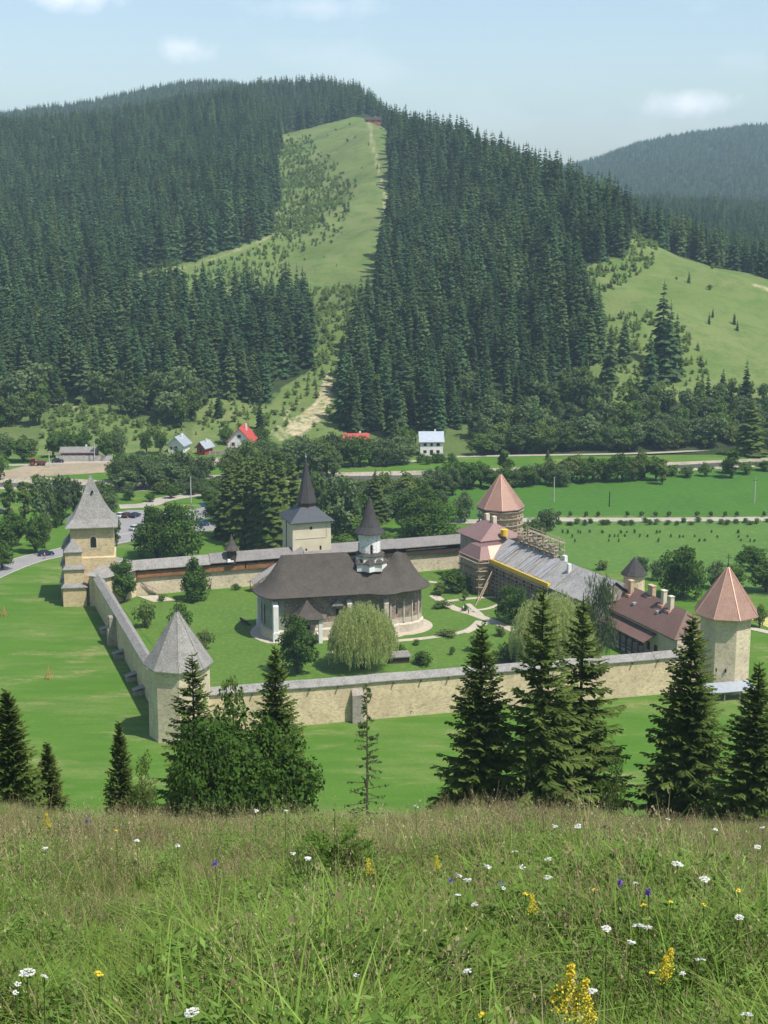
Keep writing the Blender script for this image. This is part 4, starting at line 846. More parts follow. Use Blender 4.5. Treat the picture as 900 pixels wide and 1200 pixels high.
# ================================================================ HOUSES ACROSS THE RIVER
def house(name, label, uv, wd, dp, hw_, rh, wm, rm, rz_=0, gable_front=False, wins=(), balcony=False, zb=None, cat='house', depth=None):
    x, y = G(*uv)
    if depth: r = ray(*uv); x, y = r[0]/r[1]*depth, depth; 
    z = zb if zb is not None else 0
    t = thing(name, label, cat, (x, y, z)); d = (math.cos(rz_), math.sin(rz_)); mb = MB(); mb.obox((x, y), d, wd/2, dp/2, z-2, z+hw_)
    e = (-d[1], d[0])
    if gable_front:
        for s in (-1, 1): mb.loft([[(*loc((x, y), d, i*wd/2, s*(dp/2-.1)), z+zz) for i, zz in ((-1, hw_), (1, hw_), (0, hw_+rh))], [(*loc((x, y), d, i*wd/2, s*(dp/2)), z+zz) for i, zz in ((-1, hw_), (1, hw_), (0, hw_+rh))]])
        sec = [(-wd/2-.7, hw_-rh*1.4/wd), (0, hw_+rh), (wd/2+.7, hw_-rh*1.4/wd), (wd/2+.7, hw_-rh*1.4/wd+.25), (0, hw_+rh+.28), (-wd/2-.7, hw_-rh*1.4/wd+.25)]
        R = [[(*loc((x, y), d, o, s*(dp/2+.8)), z+zz) for o, zz in sec] for s in (-1, 1)]
    else:
        for s in (-1, 1): mb.loft([[(*loc((x, y), d, s*(wd/2-.1), i*dp/2), z+zz) for i, zz in ((-1, hw_), (1, hw_), (0, hw_+rh))], [(*loc((x, y), d, s*wd/2, i*dp/2), z+zz) for i, zz in ((-1, hw_), (1, hw_), (0, hw_+rh))]])
        sec = [(-dp/2-.6, hw_-rh*1.2/dp), (0, hw_+rh), (dp/2+.6, hw_-rh*1.2/dp), (dp/2+.6, hw_-rh*1.2/dp+.25), (0, hw_+rh+.28), (-dp/2-.6, hw_-rh*1.2/dp+.25)]
        R = [[(*loc((x, y), d, s*(wd/2+.5), o), z+zz) for o, zz in sec] for s in (-1, 1)]
    mb.build('wall', M[wm], t); r = MB(); r.loft(R); ro = r.build('roof', M[rm], t)
    k = MB(); k.obox(loc((x, y), d, wd*.18, dp*.05), d, .3, .3, z+hw_+rh*.4, z+hw_+rh+.9); k.build('chimney', M['white'], ro)
    for a, zz, ww, hh in wins:
        f = MB(); f.obox(loc((x, y), d, a, -dp/2-.02), d, ww/2, .06, z+zz, z+zz+hh); fo = f.build('window', M['brick'], t)
        f = MB(); f.obox(loc((x, y), d, a, -dp/2-.07), d, ww/2-.12, .05, z+zz+.12, z+zz+hh-.12); f.build('pane', M['glass'], fo)
    if balcony:
        f = MB(); f.obox(loc((x, y), d, -wd*.1, -dp/2-.8), d, wd*.42, .8, z+2.6, z+2.8)
        for a in np.linspace(-.5, .3, 6): f.obox(loc((x, y), d, wd*a, -dp/2-1.5), d, .1, .1, z, z+4.6)
        f.obox(loc((x, y), d, -wd*.1, -dp/2-1.5), d, wd*.42, .05, z+3.4, z+3.55); f.build('balcony', M['wood_g'], t)
    return t
house('white_house', 'two-storey white house with pale tin roof beside dark spruces', (505, 532), 8.4, 7.5, 5.4, 2.8, 'white', 'tin', .03, False, [(-2.4, 3.6, 1.2, 1.1), (0, 3.6, .9, 1.1), (2.4, 3.6, 1.2, 1.1), (-2.4, 1.0, 1.2, 1.1), (2.4, 1.0, 1.2, 1.1), (0, .3, 1.2, 1.9)])
house('red_roof_house', 'white gabled house with bright red roof and timber balcony', (284, 530), 8.6, 10, 5.2, 4.6, 'white', 'red', -.12, True, [(0, 6.2, 1.3, 1.1), (2.2, 3.2, 1.3, 1.3), (-2.2, 3.2, 1.3, 1.3), (1.6, .6, 1.3, 1.3)], True)
house('cottage', 'small white cottage with grey tin roof and red door left of shed', (210, 528), 6.0, 7, 2.8, 2.8, 'white', 'tin', -.25, True, [(.2, .3, 1.1, 1.9), (-1.7, 1.0, .9, 1.0)])
house('shed', 'little timber shed with pale tin roof right of the cottage', (240, 530), 3.6, 5, 2.4, 1.8, 'redp', 'tin', -.5, True, [(0, .3, 1.0, 1.7)])
house('red_roof_barn', 'low building with bright red roof above the willows', (417, 527), 9.0, 7, 3.4, 2.6, 'cream', 'red', .05, False, [(2, 1, 1, 1)])
house('farm_shed', 'long pale roofed shed among the trees at far right edge', (850, 512), 10, 6, 2.4, 1.6, 'cream', 'tin', .1, False, [(2, .8, 1, 1)])
house('farm_shed', 'second pale roofed shed cut by the right edge of the photo', (899, 519), 8, 7, 3.0, 2.2, 'white', 'tin', -.1, False, [(-2, .8, 1, 1)])
house('brick_outbuilding', 'low red brick outbuilding behind the pale concrete fence', (94, 538), 13, 5, 3.0, 1.3, 'brick', 'shing_m', .05, False, [(-3, 1, 1, 1), (3, 1, 1, 1)])
a_ = (437-450)/1840; house('summit_lodge', 'wide brown roofed lodge on the crest at top of the ski slope', (437, 136), 13, 7, 3.0, 2.2, 'brick', 'wood', .05, False, [(-5, 1.2, 2, 1.2), (0, 1.2, 2, 1.2), (5, 1.2, 2, 1.2)], zb=float(mz(a_, 1352))+.3, depth=1352)
def fence(name, label, p, q, h, mat, posts=2.5, thick=.12):
    t = thing(name, label, 'fence', (*p, 0)); L = math.hypot(q[0]-p[0], q[1]-p[1]); d = unit(p, q); mb = MB(); mb.obox(((p[0]+q[0])/2, (p[1]+q[1])/2), d, L/2, thick/2, .1, h); mb.build('panel', M[mat], t)
    mb = MB()
    for s in np.arange(0, L+.1, posts): mb.obox(along(p, q, s), d, .11, .14, -.2, h+.15)
    each(mb, 'fence_post', M['concrete'], t)
fence('concrete_fence', 'pale concrete panel fence along the dirt yard', G(66, 540), G(132, 540), 1.9, 'concrete')
fence('wooden_fence', 'low grey board fence beside the red-roofed house', G(246, 533), G(282, 533), 1.3, 'wood_g', 2)
def pole(label, uv, h, g='utility poles', mat='concrete', arms=True):
    x, y = G(*uv); t = thing('utility_pole', label, 'pole', (x, y, 0), g); mb = MB(); mb.tube((x, y, -.5), (x, y, h), .2, .13, 8); mb.build('shaft', M[mat], t)
    if arms: mb = MB(); mb.bar((x-.8, y, h-.5), (x+.8, y, h-.5), .12, .12); mb.build('crossarm', M['metal'], t)
def polh(uv, vt): x, y = G(*uv); return zat(vt, y)
pole('pale concrete pole at near edge of crop field, left of two', (649, 588), polh((649, 588), 559)); pole('pale concrete pole in crop field near the right edge', (884, 590), polh((884, 590), 561))
pole('tall pale pole by the gravel lane above the twin lindens', (224, 591), polh((224, 591), 559)); pole('thin pale pole standing by the concrete fence', (111, 541), polh((111, 541), 516))
pole('short pale pole beside the red tractor', (58, 548), polh((58, 548), 529)); pole('pale pole among trees right of the red barn', (445, 528), polh((445, 528), 513))
pole('dark thin pole in the crop field', (714, 594), polh((714, 594), 576), mat='metal', arms=False)

# ================================================================ VEHICLES
def car(label, uv, rz_, paint, name='parked_car', at=None):
    x, y = at or G(*uv); t = thing(name, label, 'car', (x, y, .08)); t.rotation_euler[2] = rz_; ORG[t.name] = (0, 0, 0)
    b = MB(); W_ = .86
    def sec(xx, zt, wt, zb=.28): return [(xx, -W_, zb), (xx, -W_, zb+.35), (xx, -wt, zt), (xx, wt, zt), (xx, W_, zb+.35), (xx, W_, zb)]
    b.loft([sec(-2.1, .72, .74), sec(-1.95, .92, .78), sec(-1.1, .98, .8), sec(1.0, .96, .8), sec(1.9, .82, .76), sec(2.12, .62, .7)]); b.build('body', paint, t)
    g = MB(); g.loft([[(xx, s*wt, z) for s in (-1, 1)][::1]+[(xx2, s*w2, z2) for s in (1, -1)] for xx, wt, z, xx2, w2, z2 in ()]) if False else None
    cab = [[(-1.75, -.78, .95), (1.05, -.78, .95), (1.05, .78, .95), (-1.75, .78, .95)], [(-1.25, -.62, 1.42), (.35, -.62, 1.42), (.35, .62, 1.42), (-1.25, .62, 1.42)]]
    g.loft(cab); g.build('windows', M['glass'], t)
    r = MB(); r.loft([[(-1.28, -.64, 1.41), (.38, -.64, 1.41), (.38, .64, 1.41), (-1.28, .64, 1.41)], [(-1.15, -.56, 1.48), (.25, -.56, 1.48), (.25, .56, 1.48), (-1.15, .56, 1.48)]]); r.build('roof_panel', paint, t)
    for xx in (-1.3, 1.32):
        for s in (-1, 1):
            w_ = MB(); w_.tube((xx, s*.72, .31), (xx, s*.9, .31), .32, .32, 14); wl = w_.build('wheel', M['tyre'], t); h = MB(); h.tube((xx, s*.9, .31), (xx, s*.92, .31), .19, .19, 10); h.build('rim', M['tin'], wl)
    for s in (-1, 1):
        h = MB(); h.box(2.02, 2.13, s*.55-.16, s*.55+.16, .58, .72); h.build('headlight', M['white'], t)
    return t
P = lambda n, c: plain(n, c, tuple(x*.9 for x in c), 1, .25)
car('dark blue car on the road left of the stepped tower', (54, 651), math.radians(22), P('navy_paint', (.02, .03, .07)), 'driving_car')
car('white car parked leftmost of three in the lot', (142, 606), 1.2, P('white_paint', (.6, .6, .6)))
car('dark maroon car parked between white and navy cars', (149, 606), 1.2, P('maroon_paint', (.09, .03, .035)))
car('navy car parked rightmost of three in the lot', (158.5, 606), 1.2, P('ink_paint', (.025, .03, .06)))
car('blue car on the road right of the twin lindens', (237, 616), .1, P('blue_paint', (.03, .06, .16)))
car('white and green car half hidden left of the lindens', (159, 621), 1.0, P('pale_paint', (.45, .5, .45)))
car('dark car on the gravel road by the spruce grove', (254, 604), .3, P('grey_paint', (.06, .07, .08)))
car('dark car parked under the willows at left edge', (1, 602), .4, P('slate_paint', (.05, .06, .09)))
def tractor(uv):
    x, y = G(*uv); t = thing('tractor', 'red farm tractor standing on the dirt yard', 'tractor', (x, y, .05)); ORG[t.name] = (0, 0, 0); t.rotation_euler[2] = .15
    b = MB(); b.box(-.3, 2.2, -.45, .45, .8, 1.6); b.box(-1.3, -.2, -.6, .6, .8, 1.5); b.build('body', M['redp'], t)
    b = MB(); b.box(-1.3, .1, -.7, .7, 1.5, 2.4); b.build('cab_windows', M['glass'], t); b = MB(); b.box(-1.4, .2, -.8, .8, 2.4, 2.6); b.build('cab_roof', M['redp'], t)
    for xx, r, w_ in ((-.8, .85, .4), (1.8, .5, .28)):
        for s in (-1, 1): k = MB(); k.tube((xx, s*.65, r), (xx, s*(.65+w_), r), r, r, 16); wl = k.build('wheel', M['tyre'], t); k = MB(); k.tube((xx, s*(.65+w_), r), (xx, s*(.68+w_), r), r*.55, r*.5, 12); k.build('rim', M['redp'], wl)
    b = MB(); b.tube((1.4, .2, 1.6), (1.4, .2, 2.4), .07); b.build('exhaust', M['metal'], t)
    x, y = G(uv[0]+7, uv[1]); t = thing('farm_trailer', 'dark red trailer hitched behind the red tractor', 'trailer', (x, y, .05)); ORG[t.name] = (0, 0, 0)
    b = MB(); b.box(-1.8, 1.8, -.9, .9, .8, 1.7); b.build('box', plain('rust_red', (.16, .06, .05)), t)
    for xx in (-.9, .9):
        for s in (-1, 1): k = MB(); k.tube((xx, s*.75, .42), (xx, s*1.0, .42), .42, .42, 12); k.build('wheel', M['tyre'], t)
tractor((41, 545.5))
car('dark van standing at the gap in the concrete fence', (68, 542), .1, P('black_paint', (.02, .02, .025)), 'parked_van')
# road signs by the parking
x, y = G(241, 604); t = thing('road_sign', 'blue sign panel on posts at the parking lot entrance', 'sign', (x, y, 0)); mb = MB(); mb.tube((x-.8, y, 0), (x-.8, y, 3.2), .08); mb.tube((x+.8, y, 0), (x+.8, y, 3.2), .08); each(mb, 'sign_post', M['tin'], t); mb = MB(); mb.box(x-1.3, x+1.3, y-.1, y-.04, 2.6, 3.9); mb.build('panel', P('sign_blue', (.03, .10, .35)), t)
x, y = G(238, 603); t = thing('gate_pillar', 'white square pillar at the parking lot entrance', 'pillar', (x, y, 0)); mb = MB(); mb.box(x-.4, x+.4, y-.4, y+.4, 0, 2.6); mb.box(x-.5, x+.5, y-.5, y+.5, 2.6, 2.8); mb.build('shaft', M['white'], t)
# hay-drying poles on the lawn
def tripod(label, uv, h):
    x, y = G(*uv); t = thing('drying_rack', label, 'rack', (x, y, 0), 'hay drying racks'); 
    for k in range(5):
        a = k*2*math.pi/5+.3; mb = MB(); mb.tube((x+.75*math.cos(a), y+.75*math.sin(a), 0), (x-.08*math.cos(a), y-.08*math.sin(a), h), .075, .05, 6); mb.build('pole', M['hay'], t)
    mb = MB(); 
    for z, r in ((h*.3, .55), (h*.55, .36)):
        for k in range(5): a, b_ = k*2*math.pi/5+.3, (k+1)*2*math.pi/5+.3; mb.bar((x+r*math.cos(a), y+r*math.sin(a), z), (x+r*math.cos(b_), y+r*math.sin(b_), z), .06, .06)
    each(mb, 'crossbar', M['hay'], t)
tripod('orange pole rack standing mid-lawn left of the shaded wall', (57, 796), 2.6); tripod('yellowish pole rack at the left photo edge on the lawn', (5, 722), 2.4)
# garden table, bench, shrine of the courtyard
x, y = G(389, 768); t = thing('garden_table', 'white garden table set on the lawn before the church porch', 'table', (x, y, 0)); mb = MB(); mb.box(x-1.0, x+1.0, y-.5, y+.5, .72, .8); mb.build('tabletop', M['white'], t)
for i in (-1, 1):
    for j in (-1, 1): mb = MB(); mb.box(x+i*.85-.05, x+i*.85+.05, y+j*.4-.05, y+j*.4+.05, 0, .72); mb.build('leg', M['wood_g'], t)
x, y = G(288, 731); t = thing('dark_bench', 'long dark bench beside the west end of the church', 'bench', (x, y, 0)); d_ = (.5, -.85); mb = MB(); mb.obox((x, y), d_, 2.2, .4, .4, .5); mb.build('seat', M['metal'], t); mb = MB(); mb.obox(loc((x, y), d_, 0, -.4), d_, 2.2, .06, .5, 1.1); mb.build('backrest', M['metal'], t)
for s in (-1.8, 1.8): mb = MB(); mb.obox(loc((x, y), d_, s, 0), d_, .06, .35, 0, .4); mb.build('leg', M['metal'], t)
x, y = G(468, 776); t = thing('timber_shelter', 'little dark shingled shelter behind the long front wall', 'shelter', (x, y, 0)); mb = MB(); mb.obox((x, y), cE, 1.9, 1.1, 0, 1.6); mb.build('wall', M['wood'], t); mb = MB(); hiproof(mb, loc((x, y), cE, -1.8, 0), loc((x, y), cE, 1.8, 0), 1.5, 1.6, 2.5, .4, .4); mb.build('roof', M['shing_m'], t)
# stone table of brick-red stack by the stairs
x, y = G(160, 692); t = thing('brick_stack', 'small stack of red bricks by the wooden stairs', 'bricks', (x, y, 0)); mb = MB()
for k in range(4): mb.box(x-1.3+.06*k, x+1.3-.1*k, y-.6, y+.6, k*.3, k*.3+.28)
mb.build('stack', M['brick'], t)

# ================================================================ PEOPLE (a few pixels tall, standing)
def person(label, uv, top, legs, rz_=0, step=.12):
    x, y = G(*uv); vb = [(0, 0, .95), (0, 0, 1.15), (0, 0, 1.38), (0, 0, 1.50), (0, .01, 1.62), (0, 0, 1.74), (-.19, 0, 1.40), (-.26, .02, 1.12), (-.27, .12, .90), (.19, 0, 1.40), (.27, -.02, 1.12), (.28, .06, .88),
          (-.10, 0, .88), (-.11, step, .48), (-.11, step*.6, .06), (-.11, step*.6+.14, .03), (.10, 0, .88), (.11, -step*.5, .48), (.11, -step, .06), (.11, -step+.14, .03)]
    ed = [(0, 1), (1, 2), (2, 3), (3, 4), (4, 5), (2, 6), (6, 7), (7, 8), (2, 9), (9, 10), (10, 11), (0, 12), (12, 13), (13, 14), (14, 15), (0, 16), (16, 17), (17, 18), (18, 19)]
    rad = [.15, .14, .16, .06, .10, .08, .075, .055, .04, .075, .055, .04, .10, .07, .05, .045, .10, .07, .05, .045]
    me = bpy.data.meshes.new('person'); me.from_pydata(vb, ed, []); o = bpy.data.objects.new('person', me); COL.objects.link(o); o.location = (x, y, .06); o.rotation_euler[2] = rz_
    sk = o.modifiers.new('Skin', 'SKIN'); sv = me.skin_vertices[0].data
    for i, r in enumerate(rad): sv[i].radius = (r, r*.85)
    sv[0].use_root = True; o.modifiers.new('Sub', 'SUBSURF').levels = 1
    m, tt_, N, L, b = nodes('clothes'); tcx = N.new('ShaderNodeTexCoord'); sp_ = N.new('ShaderNodeSeparateXYZ'); L.new(tcx.outputs['Object'], sp_.inputs[0])
    cr2 = N.new('ShaderNodeValToRGB'); cr2.color_ramp.interpolation = 'CONSTANT'; e = cr2.color_ramp.elements; dv = N.new('ShaderNodeMath'); dv.operation = 'DIVIDE'; dv.inputs[1].default_value = 2; L.new(sp_.outputs[2], dv.inputs[0]); L.new(dv.outputs[0], cr2.inputs[0])
    e[0].color = (*legs, 1); e[1].position = .48; e[1].color = (*top, 1); k = e.new(.755); k.color = (.5, .3, .22, 1); k = e.new(.855); k.color = (.03, .02, .015, 1); L.new(cr2.outputs[0], b.inputs[0]); b.inputs['Roughness'].default_value = .8
    me.materials.append(m); tag(o, label, 'person', 'visitors'); return o
person('person in white standing by the white church buttress', (312.5, 748), (.7, .68, .65), (.6, .58, .56), .4)
person('person in white top and dark trousers on the garden path', (549, 720), (.75, .75, .75), (.03, .03, .035), -.8)
person('person in grey clothes on the path left of the white-topped one', (543, 717.5), (.55, .55, .55), (.1, .1, .12), 1.0)
person('person in pink shirt walking on the road beside dark car', (52.5, 655), (.55, .22, .22), (.25, .12, .12), 1.2)
# ================================================================ TREE GENERATORS
def tubes(segs, n=6):
    V = []; Q = []
    for p, q, r0, r1 in segs:
        p = np.array(p, float); q = np.array(q, float); d = q-p; d /= np.linalg.norm(d)+1e-9
        a = np.cross(d, [0, 0, 1] if abs(d[2]) < .9 else [1, 0, 0]); a /= np.linalg.norm(a); b = np.cross(d, a); k = len(V)*0+sum(len(v) for v in V)
        an = np.arange(n)*2*math.pi/n; c = np.outer(np.cos(an), a)+np.outer(np.sin(an), b); V += [p+c*r0, q+c*r1]
        for j in range(n): Q.append((k+j, k+(j+1) % n, k+n+(j+1) % n, k+n+j))
    return np.concatenate(V), np.array(Q)
def spruce_near(seed, h, r, dens=1.0, gap=.0):
    # whorled boughs, each with a spine and hanging side twigs of needles
    g = np.random.default_rng(seed); Vs = []; var = []
    z = h*.03
    while z < h*.985:
        t = z/h; L0 = r*(1-t)**.80*1.05+.10; nb = int((5+4*(1-t))*dens)
        a0 = g.random()*6.28
        for k in range(nb):
            if g.random() < gap: continue
            L = L0*g.uniform(.68, 1.15); az = a0+k*6.283/nb+g.normal()*.22; zz = z+g.normal()*.12
            ca, sa = math.cos(az), math.sin(az); D = np.array([ca, sa, 0]); S = np.array([-sa, ca, 0]); n = max(4, int(L/.16))
            up = .42*t+.05-.12*(1-t); s = np.linspace(0, 1, n+1)
            droop = (.50-.35*t)*L; zc = zz+up*L*s-droop*s**1.4+.18*L*s**3.2; xc = L*s
            sp = np.outer(xc, D)+np.stack([0*zc, 0*zc, zc], 1); tint = g.random()*.5
            for i in range(1, n+1):
                p = sp[i]; d = sp[i]-sp[i-1]; d /= np.linalg.norm(d)
                w = (.46*L**.7)*(1-.62*s[i])*min(1, .35+s[i]*2)*g.uniform(.7, 1.25)
                for sg in (-1, 1):
                    tip = p+d*w*g.uniform(.35, .9)+S*sg*w*g.uniform(.6, 1)+np.array([0, 0, -w*g.uniform(.15, .75)])
                    hw_ = d*(.09+.13*w)
                    mid = (p+tip)/2+np.array([0, 0, .05*w]); 
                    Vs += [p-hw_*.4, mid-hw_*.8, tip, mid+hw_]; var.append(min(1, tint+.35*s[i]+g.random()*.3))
                # spine needles
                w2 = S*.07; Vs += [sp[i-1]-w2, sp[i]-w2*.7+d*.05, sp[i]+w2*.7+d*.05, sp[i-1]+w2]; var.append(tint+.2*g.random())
        z += (.20+.26*(1-t))*h/16/dens**.5*g.uniform(.85, 1.15)
    # leader
    Vs += [(-.05, 0, h*.96), (.05, 0, h*.96), (.012, 0, h*1.01), (-.012, 0, h*1.01), (0, -.05, h*.96), (0, .05, h*.96), (0, .012, h*1.01), (0, -.012, h*1.01)]; var += [.5, .5]
    V = np.array(Vs); Q = np.arange(len(V)).reshape(-1, 4)
    return V, Q, np.array(var)
def spruce_far(seed, h, r, levels=15, br=9):
    g = np.random.default_rng(seed); Vs = []; var = []
    for i in range(levels):
        t = (i+g.random()*.5)/levels; z = h*(.08+.92*t); L0 = r*(1-t)**.68+.2; nb = max(5, int(br*(1-.35*t))); a0 = g.random()*6.28
        for k in range(nb):
            L = L0*g.uniform(.6, 1.2); az = a0+k*6.283/nb+g.normal()*.25; D = np.array([math.cos(az), math.sin(az), 0]); S = np.array([-D[1], D[0], 0]); w = L*.34*g.uniform(.7, 1.2)+.12
            drp = L*g.uniform(.35, .8)*(1-.5*t); z0 = z+g.normal()*.3; base = np.array([0, 0, z0]); top = base+D*L*.55+np.array([0, 0, -drp*.35]); tip = base+D*L+np.array([0, 0, -drp])
            l = top+S*w+np.array([0, 0, -w*.7-drp*.2]); r_ = top-S*w+np.array([0, 0, -w*.7-drp*.2]); tint = g.random()
            Vs += [base, l, tip, top, base, top, tip, r_]; var += [tint*.7, tint*.7+.2]
    Vs += [(-.12, 0, h*.9), (.12, 0, h*.9), (.03, 0, h*1.03), (-.03, 0, h*1.03), (0, -.12, h*.9), (0, .12, h*.9), (0, .03, h*1.03), (0, -.03, h*1.03)]; var += [.6, .6]
    return np.array(Vs, float), np.arange(len(Vs)).reshape(-1, 4), np.array(var)
def broad(seed, h, r, nleaf, ls, lobes=14, base=.18, round_=1.0, droop=0.0, flat=.0, dense=0, cone=0):
    # leaf quads scattered through overlapping leaf masses along the limbs
    g = np.random.default_rng(seed); C = []; zc = h*(base+(1-base)*.52); rz_ = h*(1-base)*.5
    for i in range(lobes):
        u = g.normal(size=3); u /= np.linalg.norm(u); q = g.uniform(.35, .78)
        s_ = 1-cone*max(0, u[2]*q+.35); C.append((u[0]*r*q*s_, u[1]*r*q*s_, zc+u[2]*rz_*q*(1+.25*cone), r*g.uniform(.30, .50)*(1+.1*dense)*(1-.35*cone*max(0, u[2]))))
    C.append((0, 0, zc, r*.6)); C.append((0, 0, zc+rz_*.55, r*.42)); C = np.array(C); wgt = C[:, 3]**2; wgt /= wgt.sum()
    k = g.choice(len(C), nleaf, p=wgt); u = g.normal(size=(nleaf, 3)); u /= np.linalg.norm(u, axis=1)[:, None]; rad = g.uniform(.25, 1, nleaf)**.38
    # break lobes into sprays
    P = C[k, :3]+u*(C[k, 3]*rad)[:, None]*np.array([1, 1, .85*round_]); P += .10*r*np.stack([np.sin(P[:, 1]*7/r+P[:, 2]*5/r), np.sin(P[:, 2]*8/r+P[:, 0]*4/r), np.sin(P[:, 0]*7/r)], 1)
    hole = np.sin(P[:, 0]*9/r+1.3*seed)*np.sin(P[:, 1]*9/r+seed)*np.sin(P[:, 2]*8/r); keep = hole > (-.52 if not dense else -.8); P = P[keep]; u = u[keep]; k = k[keep]; nl = len(P)
    P[:, 2] -= droop*g.random(nl)*h*.25
    nrm = u+g.normal(size=(nl, 3))*.75+np.array([0, 0, .45]); nrm /= np.linalg.norm(nrm, axis=1)[:, None]
    a = np.cross(nrm, g.normal(size=(nl, 3))); a /= np.linalg.norm(a, axis=1)[:, None]; b = np.cross(nrm, a); s = ls*g.uniform(.6, 1.35, nl)[:, None]
    if droop: a = a*.35; b = b*.4+np.array([0, 0, -1.6])
    V = np.stack([P-a*s*.5, P-b*s*.22+a*0, P+a*s*.5, P+b*s*.8], 1).reshape(-1, 3) if droop else np.stack([P-a*s*.55, P-b*s*.4, P+a*s*.55, P+b*s*.45], 1).reshape(-1, 3)
    lt = g.random(len(C)); var = np.clip(lt[k]*.55+g.random(nl)*.45, 0, 1)
    segs = [((0, 0, -.4), (0, 0, h*base), r*.085, r*.07), ((0, 0, h*base), (0, 0, zc+rz_*.4), r*.07, r*.02)]
    for c in C[:7]: segs.append(((0, 0, h*base*g.uniform(.8, 1.6)), tuple(c[:3]), r*.035, r*.01))
    return V, np.arange(len(V)).reshape(-1, 4), var, tubes(segs)
def willow(seed, h, r, n_str=420, ls=.3):
    g = np.random.default_rng(seed); Vs = []; var = []
    for i in range(n_str):
        u = g.normal(size=3); u[2] = abs(u[2])*1.0; u /= np.linalg.norm(u); q = g.uniform(.45, 1); x, y = u[0]*r*q, u[1]*r*q; z = h*.52+u[2]*h*.46*q; Ls = min(z-.6, h*g.uniform(.16, .42)); n = int(Ls/ls*2.4)+2; tint = g.random()*.7; ox, oy = g.normal(size=2)*.12
        for j in range(n):
            t = j/n; p = np.array([x+u[0]*r*.16*min(1, t*2)+ox*t+g.normal()*.09, y+u[1]*r*.16*min(1, t*2)+oy*t+g.normal()*.09, z-Ls*t]); a = g.uniform(0, 6.28); d = np.array([math.cos(a), math.sin(a), 0])*ls*.36; b = np.array([g.normal()*.05, g.normal()*.05, -ls*1.1])
            Vs += [p-d*.6, p+b*.5-d*.2, p+b, p+d]; var.append(min(1, tint+g.random()*.3))
    segs = [((0, 0, -.3), (0, 0, h*.35), r*.09, r*.07)]
    for k in range(6): a = k*1.05+g.random(); segs.append(((0, 0, h*.3), (math.cos(a)*r*.5, math.sin(a)*r*.5, h*.75), r*.05, r*.015))
    return np.array(Vs), np.arange(len(Vs)).reshape(-1, 4), np.array(var), tubes(segs)
MESH = {}
def two_mesh(nm, gen, leaf, bark, r0=None, h=None):
    if len(gen) == 3: V, Q, var = gen; tr = tubes([((0, 0, -1), (0, 0, h*.5), r0, r0*.55), ((0, 0, h*.5), (0, 0, h*.97), r0*.55, .02)], 8)
    else: V, Q, var, tr = gen
    MESH[nm] = (npmesh('crown', V, Q, M[leaf], None, var), npmesh('trunk', tr[0], tr[1], M[bark], None, np.zeros(len(tr[1])), True))
def one_mesh(nm, gen, leaf, bark, r0=None, h=None):
    if len(gen) == 3: V, Q, var = gen; tr = tubes([((0, 0, -2), (0, 0, h*.9), r0, .03)], 5)
    else: V, Q, var, tr = gen
    k = len(V); MESH[nm] = npmesh(nm, np.concatenate([V, tr[0]]), np.concatenate([Q, tr[1]+k]), [M[leaf], M[bark]], np.r_[np.zeros(len(Q)), np.ones(len(tr[1]))].astype(int), np.r_[var, np.zeros(len(tr[1]))])
def tree(nm, name, label, cat, loc_, rz_=0, sc=1, group=None):
    t = thing(name, label, cat, loc_, group); t.rotation_euler[2] = rz_; t.scale = sc if isinstance(sc, tuple) else (sc, sc, sc)
    for k, me in zip(('crown', 'trunk'), MESH[nm]): o = bpy.data.objects.new(k, me); COL.objects.link(o); o.parent = t
    return t
def solo(nm, name, label, cat, loc_, rz_=0, sc=1, group=None):
    o = bpy.data.objects.new(name, MESH[nm]); COL.objects.link(o); o.location = loc_; o.rotation_euler[2] = rz_; o.scale = sc if isinstance(sc, tuple) else (sc, sc, sc); return tag(o, label, cat, group)

# ================================================================ FOREST: near rows as single spruces, the rest one mass
for i in range(5): one_mesh('spruce_%d' % i, spruce_far(40+i, 25, (4.6, 4.1, 5.0, 4.3, 3.7)[i], 17, 11), 'needle_far', 'bark', .3, 25)
one_mesh('larch', spruce_far(55, 22, 4.2, 15, 10), 'leafg', 'bark', .3, 22); one_mesh('beech_0', broad(61, 15, 5.2, 900, 1.15, 12), 'leafg', 'bark'); one_mesh('beech_1', broad(62, 13, 4.6, 900, 1.0, 10, .05), 'leaf', 'bark')
one_mesh('young_0', spruce_far(71, 5, 1.6, 9, 8), 'young', 'bark', .08, 5); one_mesh('young_1', broad(72, 3.0, 2.0, 420, .5, 8, .02), 'young', 'bark')
PTS = []
def cand(n, d0, d1, u0, u1):
    d = np.sqrt(RNG.uniform(d0*d0, d1*d1, n)); a = (RNG.uniform(u0, u1, n)-450)/1840; return a, d
area = lambda d0, d1, u0, u1: .5*(d1*d1-d0*d0)*(u1-u0)/1840
for d0, d1, dens in ((566, 1150, 1/36.), (1150, 2150, 1/48.), (2150, 4300, 1/75.)):
    n = int(area(d0, d1, -260, 1160)*dens); a, d = cand(n, d0, d1, -260, 1160); z = mz(a, d); PTS.append((a*d, d, z, a))
x, d, z, a = (np.concatenate(k) for k in zip(*PTS)); u, v = proj(x, d, z)
